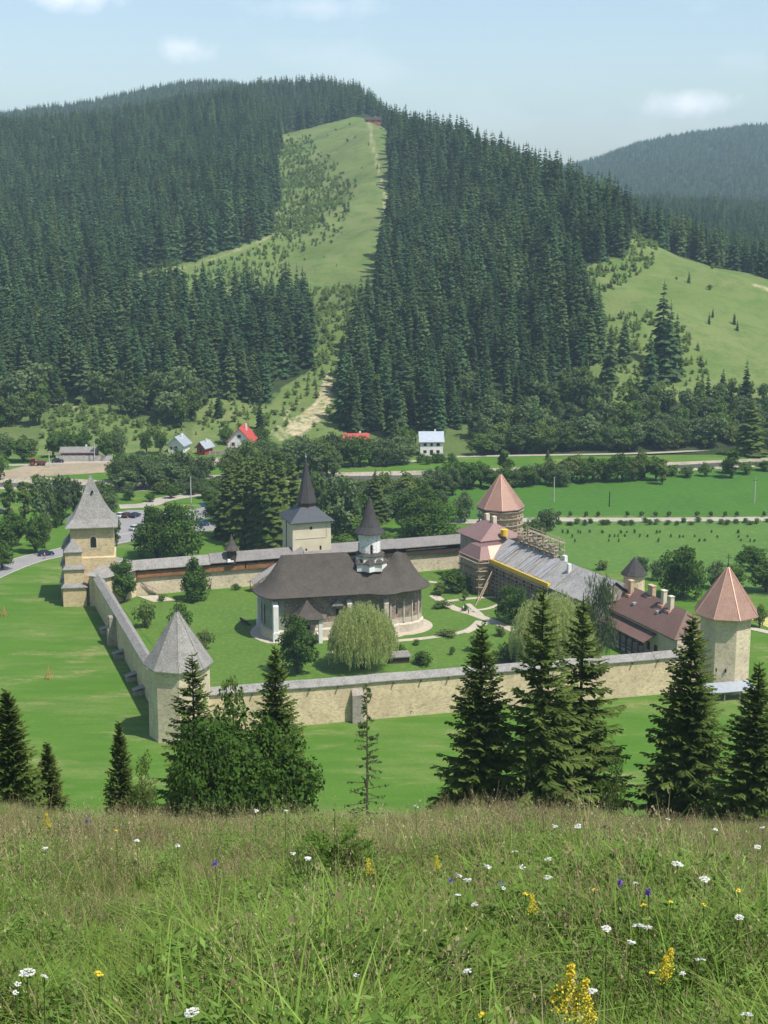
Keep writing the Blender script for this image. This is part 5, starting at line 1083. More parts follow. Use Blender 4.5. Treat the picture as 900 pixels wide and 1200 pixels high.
# keep what stands in sight: compare with the skyline of the ground in front
au = np.clip(((a*1840+450)-UU[0])/3.0, 0, len(UU)-1).astype(int); el = (ZM-HC)/DD[:, None]; run = np.maximum.accumulate(el, 0)
ri = np.clip(np.searchsorted(DD, d-14)-1, 0, len(DD)-1); seen = (z+26-HC)/d > run[ri, au]-.012
c1 = inpoly(u, v, CLEAR1) & (d < 1500); c2 = inpoly(u, v, CLEAR2) & (d < 860); c3 = inpoly(u, v, CLEAR3) & (d < 800)
edge = RNG.random(len(u))
foot = (d < np.where(u > 380, 578, 588)+12*RNG.random(len(u)))
wood = seen & ~c1 & ~c2 & ~c3 & ~(foot & (u < 560)) & ~((u > 415) & (u < 455) & (d > 1352) & (d < 1400))
rc = near_line(u, v, ROADCUT, 2.5) > .2; wood &= ~rc
# kind: broadleaved fringe low on the right, spruce elsewhere
pb = np.clip((v-(470-25*np.sin(u*.02)))/30, 0, .92)*(u > 540)+np.clip((v-466)/16, 0, .92)*(u < 230)+.9*((u > 780) & (v > 440))+.035; isb = (RNG.random(len(u)) < pb) & (d < 760)
far3 = d > 2150; isb |= far3 & (RNG.random(len(u)) < .45)
hs = np.where(d < 1150, RNG.uniform(.55, 1.2, len(u)), RNG.uniform(.65, 1.05, len(u)))*np.where(u < 700, 1.0, .95)
hs *= np.where((d < 640) & (u > 540), .75, 1)
idx = RNG.choice([0, 1, 2, 3, 4, 0, 1, 2, 3, 4, 0, 1, 2, 3, 4, 7], len(u)); idx = np.where(isb, 5+RNG.integers(0, 2, len(u)), idx)
sel = np.where(wood)[0]
vis = sel[(u[sel] > 0) & (u[sel] < 900) & ~isb[sel] & (idx[sel] < 5) & (d[sel] < 1000)]
vis = vis[np.argsort(d[vis])][:300]; vb = sel[(u[sel] > 0) & (u[sel] < 900) & isb[sel] & (d[sel] < 760)]; vb = vb[np.argsort(d[vb])][:150]
ind = np.zeros(len(u), bool); ind[vis] = True; ind[vb] = True
for i in vis: solo('spruce_%d' % idx[i], 'forest_spruce', 'tall dark spruce in the front rows of the forest on the hillside', 'spruce', (x[i], d[i], z[i]), RNG.random()*6.28, (hs[i]*.95, hs[i]*.95, hs[i]), 'spruces along the forest front')
for i in vb: solo('beech_%d' % (idx[i]-5), 'forest_broadleaf', 'leafy greyish tree in the mixed fringe at the foot of the forest', 'tree', (x[i], d[i], z[i]), RNG.random()*6.28, float(hs[i]), 'leafy trees along the forest foot')
def scatter(name, pts, scl, ids, rot, meshes, kind='stuff', tilt=None):
    me = bpy.data.meshes.new(name); me.from_pydata([tuple(p) for p in pts], [], [])
    for an, tp, av in (('scl', 'FLOAT', scl), ('rot', 'FLOAT', rot)): q = me.attributes.new(an, tp, 'POINT'); q.data.foreach_set('value', np.asarray(av, np.float32))
    q = me.attributes.new('kid', 'INT', 'POINT'); q.data.foreach_set('value', np.asarray(ids, np.int32))
    o = bpy.data.objects.new(name, me); COL.objects.link(o); o['kind'] = kind
    ng = bpy.data.node_groups.new(name, 'GeometryNodeTree'); ng.interface.new_socket('Geometry', in_out='INPUT', socket_type='NodeSocketGeometry'); ng.interface.new_socket('Geometry', in_out='OUTPUT', socket_type='NodeSocketGeometry')
    N, L = ng.nodes, ng.links; gi = N.new('NodeGroupInput'); go = N.new('NodeGroupOutput'); ip = N.new('GeometryNodeInstanceOnPoints'); jn = N.new('GeometryNodeJoinGeometry')
    for mm in reversed(meshes):           # join keeps the last link first
        ob = bpy.data.objects.new(mm.name+'_source', mm); oi = N.new('GeometryNodeObjectInfo'); oi.inputs['Object'].default_value = ob; oi.inputs['As Instance'].default_value = True; L.new(oi.outputs['Geometry'], jn.inputs[0])
    def at(nm, tp): k = N.new('GeometryNodeInputNamedAttribute'); k.data_type = tp; k.inputs[0].default_value = nm; return k.outputs[0]
    ip.inputs['Pick Instance'].default_value = True; L.new(gi.outputs[0], ip.inputs['Points']); L.new(jn.outputs[0], ip.inputs['Instance']); L.new(at('kid', 'INT'), ip.inputs['Instance Index']); L.new(at('scl', 'FLOAT'), ip.inputs['Scale'])
    cx = N.new('ShaderNodeCombineXYZ'); L.new(at('rot', 'FLOAT'), cx.inputs[2]); er = N.new('FunctionNodeEulerToRotation'); L.new(cx.outputs[0], er.inputs[0]); L.new(er.outputs[0], ip.inputs['Rotation'])
    L.new(ip.outputs[0], go.inputs[0]); md = o.modifiers.new('scatter', 'NODES'); md.node_group = ng; return o
rest = sel[~ind[sel]]
scatter('forest', np.stack([x, d, z], 1)[rest], hs[rest]*np.where(d[rest] > 2150, .8, 1), idx[rest], RNG.random(len(rest))*6.28, [MESH['spruce_%d' % i] for i in range(5)]+[MESH['beech_0'], MESH['beech_1'], MESH['larch']])
# young growth invading the clearings
n = int(area(570, 1400, 0, 960)*.10); a2, d2 = cand(n, 570, 1400, 0, 960); z2 = mz(a2, d2); x2 = a2*d2; u2, v2 = proj(x2, d2, z2)
YB = ([(326, 165), (345, 178), (375, 200), (408, 212), (412, 235), (375, 262), (340, 285), (318, 280), (322, 230)], [(330, 345), (400, 335), (435, 345), (405, 400), (372, 440), (330, 470), (322, 500), (330, 470), (365, 430), (372, 380)],
      [(742, 268), (770, 285), (768, 310), (735, 330), (715, 345), (690, 335), (682, 322), (712, 308)], [(700, 375), (745, 365), (800, 380), (830, 430), (830, 446), (745, 470), (700, 470)], [(225, 455), (260, 462), (300, 480), (330, 500), (330, 515), (222, 525)], [(40, 470), (215, 480), (222, 526), (40, 526)], [(372, 436), (400, 400), (396, 440), (400, 480), (392, 500)], [(160, 322), (225, 306), (318, 282), (345, 290), (330, 330), (200, 356)], [(326, 165), (360, 160), (420, 215), (400, 275), (345, 300), (318, 280)], [(240, 464), (330, 470), (385, 440), (395, 520), (230, 530)])
pr2 = np.full(len(u2), .006)
for k, Pg in enumerate(YB): pr2 = np.where(inpoly(u2, v2, Pg), np.maximum(pr2, (.95, 1.0, .95, .9, .7, 1.0, .6, .4, .35, .45)[k]), pr2)
ok = (inpoly(u2, v2, CLEAR1) | inpoly(u2, v2, CLEAR2) & (d2 < 860) | inpoly(u2, v2, CLEAR3)) & (RNG.random(len(u2)) < pr2) & (d2 > np.where(u2 < 230, 578, 590)) & (near_line(u2, v2, ROADCUT, 3) < .1) & ~inpoly(u2, v2, SCAR)
k = np.where(ok)[0]; scatter('young_growth', np.stack([x2, d2, z2], 1)[k], RNG.uniform(.3, .95, len(k)), RNG.integers(0, 2, len(k)), RNG.random(len(k))*6.28, [MESH['young_0'], MESH['young_1']])
# single dark spruces standing out in the right-hand meadow and clearing
for uu, vv, hh in ((783, 430, 1.4), (792, 446, 1.3), (800, 438, 1.0), (708, 420, .95), (722, 452, 1.0), (770, 462, 1.0), (858, 470, .5), (886, 478, .75), (840, 474, .5), (738, 425, .8), (360, 238, .35), (404, 250, .35), (408, 220, .3), (838, 380, .22), (872, 388, .2), (868, 380, .22), (842, 372, .18), (812, 332, .25), (340, 268, .35), (385, 235, .3), (378, 262, .3), (300, 505, .5), (250, 490, .5)):
    aa = (uu-450)/1840; dd = np.arange(572, 1400, 2.0); q = proj(aa*dd, dd, mz(np.full(len(dd), aa), dd))[1]; j = int(np.argmax(q < vv)); di = dd[j]
    solo('spruce_%d' % RNG.integers(0, 5), 'meadow_spruce', 'lone dark spruce standing in the open hillside meadow' if hh > .5 else 'small dark conifer dotted alone on the open grass slope', 'spruce', (aa*di, di, float(mz(aa, di))), RNG.random()*6, hh, 'lone spruces on the slope' if hh > .5 else 'small conifers on the slope')

# ================================================================ VALLEY TREES
for nm, gen, lf in (('linden', broad(3, 14, 5.6, 5200, .62, 22, .04), 'leafd'), ('round_a', broad(4, 12, 5.0, 3600, .62, 18, .03), 'leaf'), ('round_b', broad(5, 12, 4.2, 3200, .6, 17, .03), 'leafd'), ('grey_a', broad(6, 11, 5.4, 3400, .62, 20, .02), 'leafg'), ('grey_b', broad(7, 13, 4.6, 3400, .62, 18, .02), 'leafg'),
                    ('bright', broad(8, 9, 4.6, 3200, .6, 16, .02), 'leafb'), ('poplar', broad(9, 17, 3.4, 3400, .62, 22, .03), 'leaf'), ('shrub_a', broad(10, 3, 1.9, 900, .36, 9, .03), 'leaf'), ('shrub_b', broad(13, 3, 2.2, 900, .36, 9, .03), 'leafd')):
    two_mesh(nm, gen, lf, 'bark')
two_mesh('willow', willow(11, 14, 5.6, 1500, .34), 'leafw', 'bark'); two_mesh('birch', broad(12, 16, 3.8, 5200, .42, 20, .12, 1, .5), 'leafg', 'barkb')
two_mesh('grove_spruce', spruce_far(15, 26, 4.6, 26, 13), 'needle', 'bark', .35, 26); two_mesh('grove_spruce_b', spruce_far(16, 26, 5.0, 24, 14), 'needle', 'bark', .35, 26)
two_mesh('egg', broad(41, 12, 4.6, 7500, .5, 24, .02, 1, 0, 0, 1, .35), 'leafd', 'bark'); two_mesh('conic', broad(42, 12, 4.6, 7500, .48, 26, .02, 1, 0, 0, 1, .9), 'leafd', 'bark'); two_mesh('dome', broad(43, 13, 6, 9000, .56, 26, .03, 1, 0, 0, 1, .1), 'leafd', 'bark')
DIM = {'egg': (12, 4.6), 'conic': (12, 4.6), 'dome': (13, 6), 'linden': (14, 5.6), 'round_a': (12, 5), 'round_b': (12, 4.2), 'grey_a': (11, 5.4), 'grey_b': (13, 4.6), 'bright': (9, 4.6), 'poplar': (17, 3.4), 'shrub_a': (3, 1.9), 'shrub_b': (3, 2.2), 'willow': (14, 5.6), 'birch': (16, 3.8), 'grove_spruce': (26, 4.6), 'grove_spruce_b': (26, 5.0)}
def vt(kind, u, vb, vt_, wpx, name, label, cat='tree', group=None, zb=0):
    x, y = G(u, vb); h = zat(vt_, y); s = F/(y*CS+HC*SN); H0, R0 = DIM[kind]; sx = wpx/s/2/R0*.92; sz = h/H0*.97
    return tree(kind, name, label, cat, (x, y, zb), random.random()*6.28, (sx, sx, sz), group)
R_ = random.Random(4)
def row(kinds, u0, v0, u1, v1, n, hpx, wpx, name, label, group, jit=1.0):
    for k in range(n):
        t = (k+.5)/n; vt(R_.choice(kinds), u0+(u1-u0)*t+R_.uniform(-4, 4)*jit, (vb := v0+(v1-v0)*t+R_.uniform(-2, 2)*jit), vb-hpx*R_.uniform(.75, 1.2), wpx*R_.uniform(.8, 1.25), name, label, 'tree' if hpx > 12 else 'shrub', group)
# courtyard
vt('egg', 349, 790, 716, 52, 'round_tree', 'dense round green tree in front of the church porch')
vt('willow', 425, 784, 699, 80, 'weeping_willow', 'pale weeping willow in front of the painted church wall')
vt('conic', 229, 704, 652, 42, 'fir_like_tree', 'dark conical tree before the walkway below the small turret')
vt('egg', 146, 706, 652, 38, 'round_tree', 'rounded leafy tree tucked inside the shaded wall by the stepped tower')
vt('shrub_a', 170, 736, 704, 30, 'shrub', 'loose shrub inside the shaded wall, upper of two', 'shrub'); vt('shrub_b', 214, 742, 706, 32, 'shrub', 'darker shrub just behind the near grey tower roof', 'shrub'); vt('shrub_a', 240, 762, 738, 26, 'shrub', 'thin shrub right of the near grey tower cone', 'shrub')
vt('willow', 646, 792, 684, 96, 'weeping_willow', 'yellow-green weeping willow before the grey wing')
vt('birch', 702, 786, 660, 50, 'birch', 'tall grey-green birch at the corner of the brown-roofed wing')
vt('egg', 600, 731, 683, 42, 'dark_tree', 'dark bushy tree in the courtyard under the yellow strip')
vt('round_b', 531, 694, 664, 34, 'dark_tree', 'dark shrubby tree by the apse below the back wall')
vt('shrub_a', 516, 697, 681, 22, 'shrub', 'bright shrub beside the apse under the back wall', 'shrub'); vt('shrub_b', 548, 694, 676, 20, 'shrub', 'dark shrub against the pavilion foot', 'shrub')
for i, (u_, vb_, vt0, w_, lb) in enumerate(((525, 746, 738, 28, 'flat oval hedge bed on the lawn near the apse'), (488, 756, 749, 12, 'small bright ball shrub left of the oval bed'), (586, 746, 732, 16, 'bright ball shrub at the path junction'), (545, 716, 708, 9, 'small dark ball shrub on the far lawn'), (519, 713, 703, 24, 'low hedge right of the apse plinth'),
        (497, 779, 763, 30, 'dark shrub mound just behind the front wall, left of the big spruce'), (470, 772, 755, 22, 'dark shrub by the willow foot'), (530, 768, 757, 8, 'tiny round shrub on lawn in front of the wall'), (545, 704, 690, 10, 'thin rose bush on far lawn'), (600, 778, 752, 42, 'shrub clump behind the twin spruces'), (560, 764, 742, 30, 'leafy shrub behind the single big spruce'), (625, 722, 712, 40, 'long low hedge in front of the grey wing'), (190, 704, 696, 14, 'little shrub beside wooden stairs foot'),
        (277, 692, 684, 13, 'dark ball shrub under the walkway left of covered stairs'), (297, 676, 664, 10, 'small bush growing by covered stairs'))):
    vt('shrub_b' if 'dark' in lb else 'shrub_a', u_, vb_, vt0, w_, 'shrub', lb, 'shrub')
vt('shrub_b', 477, 838, 826, 16, 'shrub', 'small dark shrub at foot of the long front wall', 'shrub')
# twin lindens and spruce grove beyond the back wall
vt('dome', 184, 654, 592, 56, 'linden', 'left one of the big twin lindens behind the walkway'); vt('dome', 212, 657, 587, 58, 'linden', 'right one of the big twin lindens behind the walkway, nearer turret')
for k, (u_, vb_, vt0, w_) in enumerate(((268, 630, 536, 46), (284, 640, 526, 44), (302, 642, 530, 46), (318, 648, 528, 46), (330, 644, 524, 44), (344, 640, 530, 44), (292, 628, 532, 40), (312, 632, 534, 40), (275, 618, 540, 36), (332, 628, 540, 38))):
    vt('grove_spruce' if k % 2 else 'grove_spruce_b', u_, vb_, vt0, w_, 'grove_spruce', 'tall dark spruce of the dense grove left of the gate tower', 'spruce', 'spruce grove by the gate tower')
for u_, vb_, vt0, w_, kd, lb in ((398, 640, 545, 60, 'grey_b', 'tall grey-green tree right of the dark spire'), (372, 612, 545, 46, 'grey_b', 'tall grey-green tree just behind the dark spire'), (420, 642, 603, 48, 'bright', 'bright green tree between spire tower and church lantern'), (405, 650, 625, 34, 'bright', 'low bright green bush left of the church lantern'),
        (506, 636, 584, 68, 'dome', 'broad olive tree right of the church lantern'), (478, 625, 572, 46, 'round_b', 'dark tree just right of the lantern cone'), (500, 605, 566, 44, 'round_a', 'green tree behind the broad olive tree'), (485, 632, 600, 40, 'round_a', 'lighter tree in front at foot of the olive tree'), (440, 612, 548, 40, 'grove_spruce', 'dark ragged pine behind the church lantern'), (474, 600, 552, 36, 'poplar', 'dark slim tree right behind the lantern tip'),
        (414, 625, 568, 52, 'round_b', 'dark rounded tree left of the lantern cone'), (545, 612, 575, 30, 'grey_a', 'thin grey tree left of the pink cone tower'), (625, 640, 606, 34, 'grey_a', 'grey shrubby tree right of the pink cone tower'), (640, 622, 596, 30, 'grey_a', 'low grey tree by the gravel road start'), (455, 640, 622, 30, 'bright', 'small bright bush behind lantern drum')):
    vt(kd, u_, vb_, vt0, w_, 'valley_tree' if kd != 'grove_spruce' else 'pine', lb)
# orchard and right meadow trees
for u_, vb_, vt0, w_, kd, lb in ((798, 702, 637, 58, 'dome', 'large round tree in the meadow between turret and copper tower'), (770, 680, 656, 20, 'grey_a', 'small grey tree left of the large meadow tree'), (840, 690, 656, 30, 'grey_a', 'faint grey tree right of the large meadow tree'), (882, 668, 638, 44, 'linden', 'dark tree by the right edge above copper cone'), (898, 694, 652, 46, 'round_a', 'green tree cut by right edge beside copper cone'), (862, 684, 660, 30, 'bright', 'light tree just behind the copper cone'), (890, 735, 708, 20, 'round_a', 'small tree right of the copper cone eaves'),
        (706, 668, 656, 20, 'shrub_a', 'shrub left of the little dark-roofed turret'), (752, 672, 652, 26, 'grey_a', 'pale bush right of the little turret')):
    vt(kd, u_, vb_, vt0, w_, 'meadow_tree', lb)
for u_ in (668, 687, 701, 735, 752, 768, 784, 817, 833, 850, 863, 895, 655, 925, 950):
    vb_ = 606; x_, y_ = G(u_, vb_); o = vt('round_b', u_, vb_, 598, 6.5, 'roadside_sapling', 'young whitewashed-trunk tree in the row along the gravel road', 'tree', 'saplings along the gravel road')
    mb = MB(); mb.tube((x_, y_, 0), (x_, y_, 1.3), .16, .15, 6); mb.v = [(X_-x_, Y_-y_, Z_) for X_, Y_, Z_ in mb.v]; ORG[o.name] = (0, 0, 0)
    wt = mb.build('whitewash', M['white'], o); wt.scale = (1/o.scale[0], 1/o.scale[1], 1/o.scale[2]); wt.parent = o
for k in range(42):
    vb_ = R_.choice((625, 630, 635)); vt('shrub_b', 648+R_.uniform(0, 262), vb_+R_.uniform(-.6, .6), vb_-R_.uniform(3, 5), 3.2, 'orchard_sapling', 'tiny dark sapling planted in the orchard rows', 'sapling', 'saplings of the orchard')
row(['shrub_a', 'shrub_b'], 650, 615, 905, 613, 26, 6, 10, 'roadside_shrub', 'low shrub along the near edge of the gravel road', 'shrubs along the gravel road')
# river thickets and far rows
row(['grey_a', 'grey_b'], 133, 574, 240, 572, 11, 38, 34, 'river_willow', 'rounded grey-green willow in the row along the far river bank', 'willows along the river')
row(['grey_a', 'grey_b'], 130, 566, 245, 560, 8, 30, 32, 'river_willow', 'rounded grey-green willow in the row along the far river bank', 'willows along the river')
row(['shrub_a', 'grey_a'], 185, 578, 265, 578, 10, 16, 20, 'river_bush', 'low green bush on the near river bank left of the grove', 'bushes on the near river bank')
row(['round_a', 'grey_b'], 270, 562, 400, 556, 12, 40, 36, 'thicket_tree', 'rounded tree in the thicket behind the spire', 'thicket behind the spire')
row(['grey_a', 'round_b'], 290, 550, 480, 544, 15, 36, 36, 'thicket_tree', 'rounded tree in the thicket behind the spire', 'thicket behind the spire')
row(['round_b', 'grove_spruce'], 455, 536, 478, 532, 3, 46, 26, 'house_tree', 'dark tree standing left of the white house', 'dark trees left of the white house')
row(['shrub_b', 'shrub_b'], 492, 543, 530, 541, 6, 11, 16, 'house_shrub', 'dark shrub in front of the white house', 'shrubs before the white house')
row(['round_b', 'grey_a'], 500, 580, 552, 566, 7, 30, 30, 'bank_tree', 'dark tree on the near river bank above the crop field', 'trees on the near river bank')
row(['round_b', 'round_a', 'grey_b'], 395, 612, 520, 604, 9, 38, 36, 'valley_tree', 'leafy tree in the dense belt between church lantern and river', 'tree belt behind the back wall')
row(['grey_b', 'round_b', 'round_a'], 400, 590, 540, 582, 10, 32, 32, 'valley_tree', 'leafy tree in the dense belt between church lantern and river', 'tree belt behind the back wall')
row(['round_b', 'grey_a', 'round_a'], 550, 572, 660, 568, 11, 28, 26, 'bank_tree', 'dark tree on the near river bank above the crop field', 'trees on the near river bank')
row(['round_a', 'round_b'], 655, 566, 770, 562, 13, 32, 28, 'bank_tree', 'dark tree on the near river bank above the crop field', 'trees on the near river bank')
row(['round_a', 'shrub_a'], 775, 560, 905, 552, 6, 17, 22, 'bank_tree', 'dark tree on the near river bank above the crop field', 'trees on the near river bank')
vt('poplar', 857, 560, 520, 26, 'bank_poplar', 'tall slim tree on the river bank near the right edge'); vt('poplar', 776, 568, 532, 16, 'bank_poplar', 'slim upright tree ending the riverside row'); vt('poplar', 591, 566, 520, 22, 'bank_poplar', 'slim dark tree on river bank right of white house')
vt('grove_spruce', 642, 539, 526, 9, 'small_spruce', 'tiny spruce standing alone by the far valley track', 'spruce'); vt('grove_spruce', 878, 534, 462, 46, 'dark_spruce', 'big dark conifer at right beside the pale sheds', 'spruce')
row(['grey_a', 'grey_b', 'round_a'], 560, 532, 905, 520, 26, 34, 34, 'fringe_tree', 'grey-green tree in the fringe where forest meets valley floor', 'trees of the valley fringe')
row(['round_a', 'grey_a', 'round_b'], 560, 520, 905, 508, 24, 40, 34, 'fringe_tree', 'grey-green tree in the fringe where forest meets valley floor', 'trees of the valley fringe')
for u_, vb_, vt0, w_, kd in ((152, 586, 566, 20, 'grey_a'), (246, 592, 572, 24, 'round_b'), (258, 598, 572, 26, 'round_a'), (128, 590, 562, 26, 'round_b'), (118, 596, 560, 30, 'grey_b'), (240, 584, 566, 22, 'grey_a'), (176, 588, 576, 14, 'round_b'), (200, 584, 570, 16, 'round_b'), (166, 640, 612, 14, 'round_a'), (252, 612, 580, 30, 'round_b')):
    vt(kd, u_, vb_, vt0, w_, 'bank_tree', 'leafy tree around the parking lot and gravel lane', 'tree', 'trees around the parking lot')
# left side: yards and road edge
for u_, vb_, vt0, w_, kd in ((4, 540, 507, 30, 'grey_a'), (28, 541, 507, 38, 'round_b'), (62, 536, 502, 24, 'round_b'), (78, 535, 499, 30, 'round_b'), (98, 535, 500, 26, 'round_b'), (124, 539, 503, 26, 'round_b'), (139, 538, 503, 22, 'grey_a'), (172, 531, 501, 20, 'round_b'), (188, 531, 502, 20, 'round_b'), (0, 562, 530, 26, 'round_a'), (265, 524, 496, 20, 'round_b'), (306, 526, 496, 26, 'round_b'), (112, 505, 482, 30, 'shrub_b'), (150, 505, 480, 36, 'round_b'), (200, 508, 478, 40, 'round_b'), (228, 505, 486, 30, 'shrub_b'), (40, 506, 482, 40, 'round_b'), (10, 512, 478, 36, 'round_b')):
    vt(kd, u_, vb_, vt0, w_, 'yard_tree', 'rounded dark tree around the farm yards', 'tree', 'trees around the farm yards')
for u_, vb_, vt0, w_, kd in ((12, 618, 552, 22, 'poplar'), (29, 610, 556, 24, 'poplar'), (43, 600, 548, 20, 'poplar'), (55, 620, 550, 32, 'grey_b'), (72, 616, 549, 34, 'grey_b'), (88, 606, 556, 26, 'grey_b'), (112, 606, 560, 34, 'grey_b'), (6, 652, 600, 42, 'round_b'), (2, 668, 632, 30, 'round_b'), (42, 648, 596, 34, 'round_b'), (20, 640, 596, 30, 'round_b'), (52, 642, 598, 22, 'round_a'), (66, 618, 580, 18, 'round_b'), (137, 640, 598, 14, 'poplar'), (130, 600, 575, 20, 'grey_a')):
    vt(kd, u_, vb_, vt0, w_, 'roadside_tree', 'leafy tree between the river and the road left of the stepped tower', 'tree', 'trees by the road left of the tower')

# ================================================================ TREES ON THE NEAR SLOPE
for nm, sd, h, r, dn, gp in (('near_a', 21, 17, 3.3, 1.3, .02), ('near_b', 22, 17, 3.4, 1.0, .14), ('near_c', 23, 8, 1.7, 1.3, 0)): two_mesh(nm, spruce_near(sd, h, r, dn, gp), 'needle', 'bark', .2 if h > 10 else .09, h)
two_mesh('bush_near', broad(31, 9, 4.6, 26000, .25, 30, .02), 'leafn', 'bark'); two_mesh('loose_near', broad(32, 11, 2.8, 5200, .22, 18, .08), 'leaf', 'bark')
DIM.update(near_a=(17, 2.9), near_b=(17, 3.0), near_c=(8, 1.5), bush_near=(9, 4.6), loose_near=(11, 2.8))
def st(kind, u, top, d, wpx, name, label, cat, rz_=None):
    r = ray(u, top); x_, y_ = r[0]/r[1]*d, d; zg = hz(x_, y_); zt = HC+r[2]/r[1]*d; s = F/(d*CS+(HC-(zt+zg)/2)*SN); H0, R0 = DIM[kind]; sx = wpx/s/2/R0
    return tree(kind, name, label, cat, (x_, y_, zg-.2), random.random()*6 if rz_ is None else rz_, (sx, sx, (zt-zg+.2)/H0))
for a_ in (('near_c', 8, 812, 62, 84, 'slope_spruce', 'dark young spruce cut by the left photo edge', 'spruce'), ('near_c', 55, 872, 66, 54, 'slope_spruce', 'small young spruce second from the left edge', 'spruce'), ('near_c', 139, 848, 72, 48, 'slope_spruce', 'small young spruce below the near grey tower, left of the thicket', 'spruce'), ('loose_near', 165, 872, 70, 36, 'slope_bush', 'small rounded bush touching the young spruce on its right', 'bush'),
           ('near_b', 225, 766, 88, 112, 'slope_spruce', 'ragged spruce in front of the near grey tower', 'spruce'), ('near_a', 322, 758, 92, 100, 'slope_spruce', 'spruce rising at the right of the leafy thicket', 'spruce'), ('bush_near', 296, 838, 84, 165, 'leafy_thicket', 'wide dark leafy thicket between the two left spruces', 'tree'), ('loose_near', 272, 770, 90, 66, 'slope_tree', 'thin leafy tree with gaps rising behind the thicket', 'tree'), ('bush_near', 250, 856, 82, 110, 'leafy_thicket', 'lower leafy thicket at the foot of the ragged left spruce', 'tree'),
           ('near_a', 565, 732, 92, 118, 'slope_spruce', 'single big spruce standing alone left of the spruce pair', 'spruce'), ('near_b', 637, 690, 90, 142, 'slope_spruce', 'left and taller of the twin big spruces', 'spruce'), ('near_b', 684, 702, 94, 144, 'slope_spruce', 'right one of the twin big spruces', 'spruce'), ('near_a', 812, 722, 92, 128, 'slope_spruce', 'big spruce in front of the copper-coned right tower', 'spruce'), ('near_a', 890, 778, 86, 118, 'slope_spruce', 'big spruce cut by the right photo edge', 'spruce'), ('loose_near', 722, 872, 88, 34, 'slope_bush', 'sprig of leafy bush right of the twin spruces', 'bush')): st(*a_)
# thin half-dead spruce
def bare_spruce():
    r = ray(430, 800); d = 80; x_, y_ = r[0]/r[1]*d, d; zg = hz(x_, y_); h = HC+r[2]/r[1]*d-zg; t = thing('bare_spruce', 'thin half-bare spruce standing alone in front of the long wall', 'spruce', (x_, y_, zg)); g = np.random.default_rng(3)
    segs = [((0, 0, -.3), (0, 0, h*.97), .09, .015)]; Vs = []; var = []
    for k in range(90):
        z_ = h*(.25+.74*k/90); L = (h-z_)*.15*g.uniform(.6, 1.2)+.15; a = g.random()*6.28; e = np.array([math.cos(a)*L, math.sin(a)*L, z_-L*g.uniform(-.2, .35)]); segs.append(((0, 0, z_), tuple(e), .022, .008))
        for j in range(6): q = np.array([0, 0, z_])*(1-(j+2)/7)+e*(j+2)/7; a2 = g.normal(size=3)*.13; b2 = g.normal(size=3)*.05+np.array([0, 0, -.1]); Vs += [q-a2*.5, q-b2*.5, q+a2*.5, q+b2]; var.append(g.random())
    tr = tubes(segs, 5)
    for nm, me in (('crown', npmesh('crown', np.array(Vs), np.arange(len(Vs)).reshape(-1, 4), M['leafg'], None, np.array(var))), ('trunk', npmesh('trunk', tr[0], tr[1], M['bark'], None, np.zeros(len(tr[1])), True))): o = bpy.data.objects.new(nm, me); COL.objects.link(o); o.parent = t
bare_spruce()

# ================================================================ MEADOW
def blades(seed, n, spread, h0, h1, w_, bend, mat, segs=4, lean=.25, name='tuft', heads=None, hmat=None):
    g = np.random.default_rng(seed); V = []; Q = []; var = []; mi = []
    for i in range(n):
        a = g.random()*6.28; rr = spread*g.random()**.6; p = np.array([math.cos(a)*rr, math.sin(a)*rr, 0]); az = g.random()*6.28; D = np.array([math.cos(az), math.sin(az), 0]); S = np.array([-D[1], D[0], 0]); h = g.uniform(h0, h1); b = bend*g.uniform(.2, 1.3); k = len(V); ww = w_*g.uniform(.6, 1.3); vv = g.random()
        for j in range(segs+1):
            t = j/segs; c = p+D*h*(lean*t+b*t*t)+np.array([0, 0, h*(t-.42*b*t*t*t)]); wj = ww*(1-t**1.6)*(.7+.6*min(t*3, 1))/1.3+.0006; V += [c-S*wj/2, c+S*wj/2]
        for j in range(segs): Q.append((k+2*j, k+2*j+1, k+2*j+3, k+2*j+2)); var.append(vv); mi.append(0)
        if heads:
            for j in range(heads):
                q = c+np.array([0, 0, -.011*j])+g.normal(size=3)*.006*(1+j*.25); e = g.normal(size=3)*.0022; f = g.normal(size=3)*.002+np.array([0, 0, .006]); k = len(V); V += [q-e, q-f, q+e, q+f]; Q.append((k, k+1, k+2, k+3)); var.append(g.random()); mi.append(1)
    return npmesh(name, np.array(V), np.array(Q), [M[mat]]+([M[hmat]] if hmat else []), mi, var)
def herb(seed, n, name='herb'):
    g = np.random.default_rng(seed); V = []; Q = []; var = []
    for i in range(n):
        h = g.uniform(.05, .30); a = g.random()*6.28; rr = .13*g.random(); p = np.array([math.cos(a)*rr, math.sin(a)*rr, h]); d = g.normal(size=3); d[2] = abs(d[2])*.4; d /= np.linalg.norm(d); s = np.cross(d, [0, 0, 1]); s /= np.linalg.norm(s)+1e-6; L = g.uniform(.02, .055); k = len(V); V += [p, p+d*L*.5+s*L*.2, p+d*L, p+d*L*.5-s*L*.2]; Q.append((k, k+1, k+2, k+3)); var.append(g.random())
    return npmesh(name, np.array(V), np.array(Q), M['herb'], None, var)
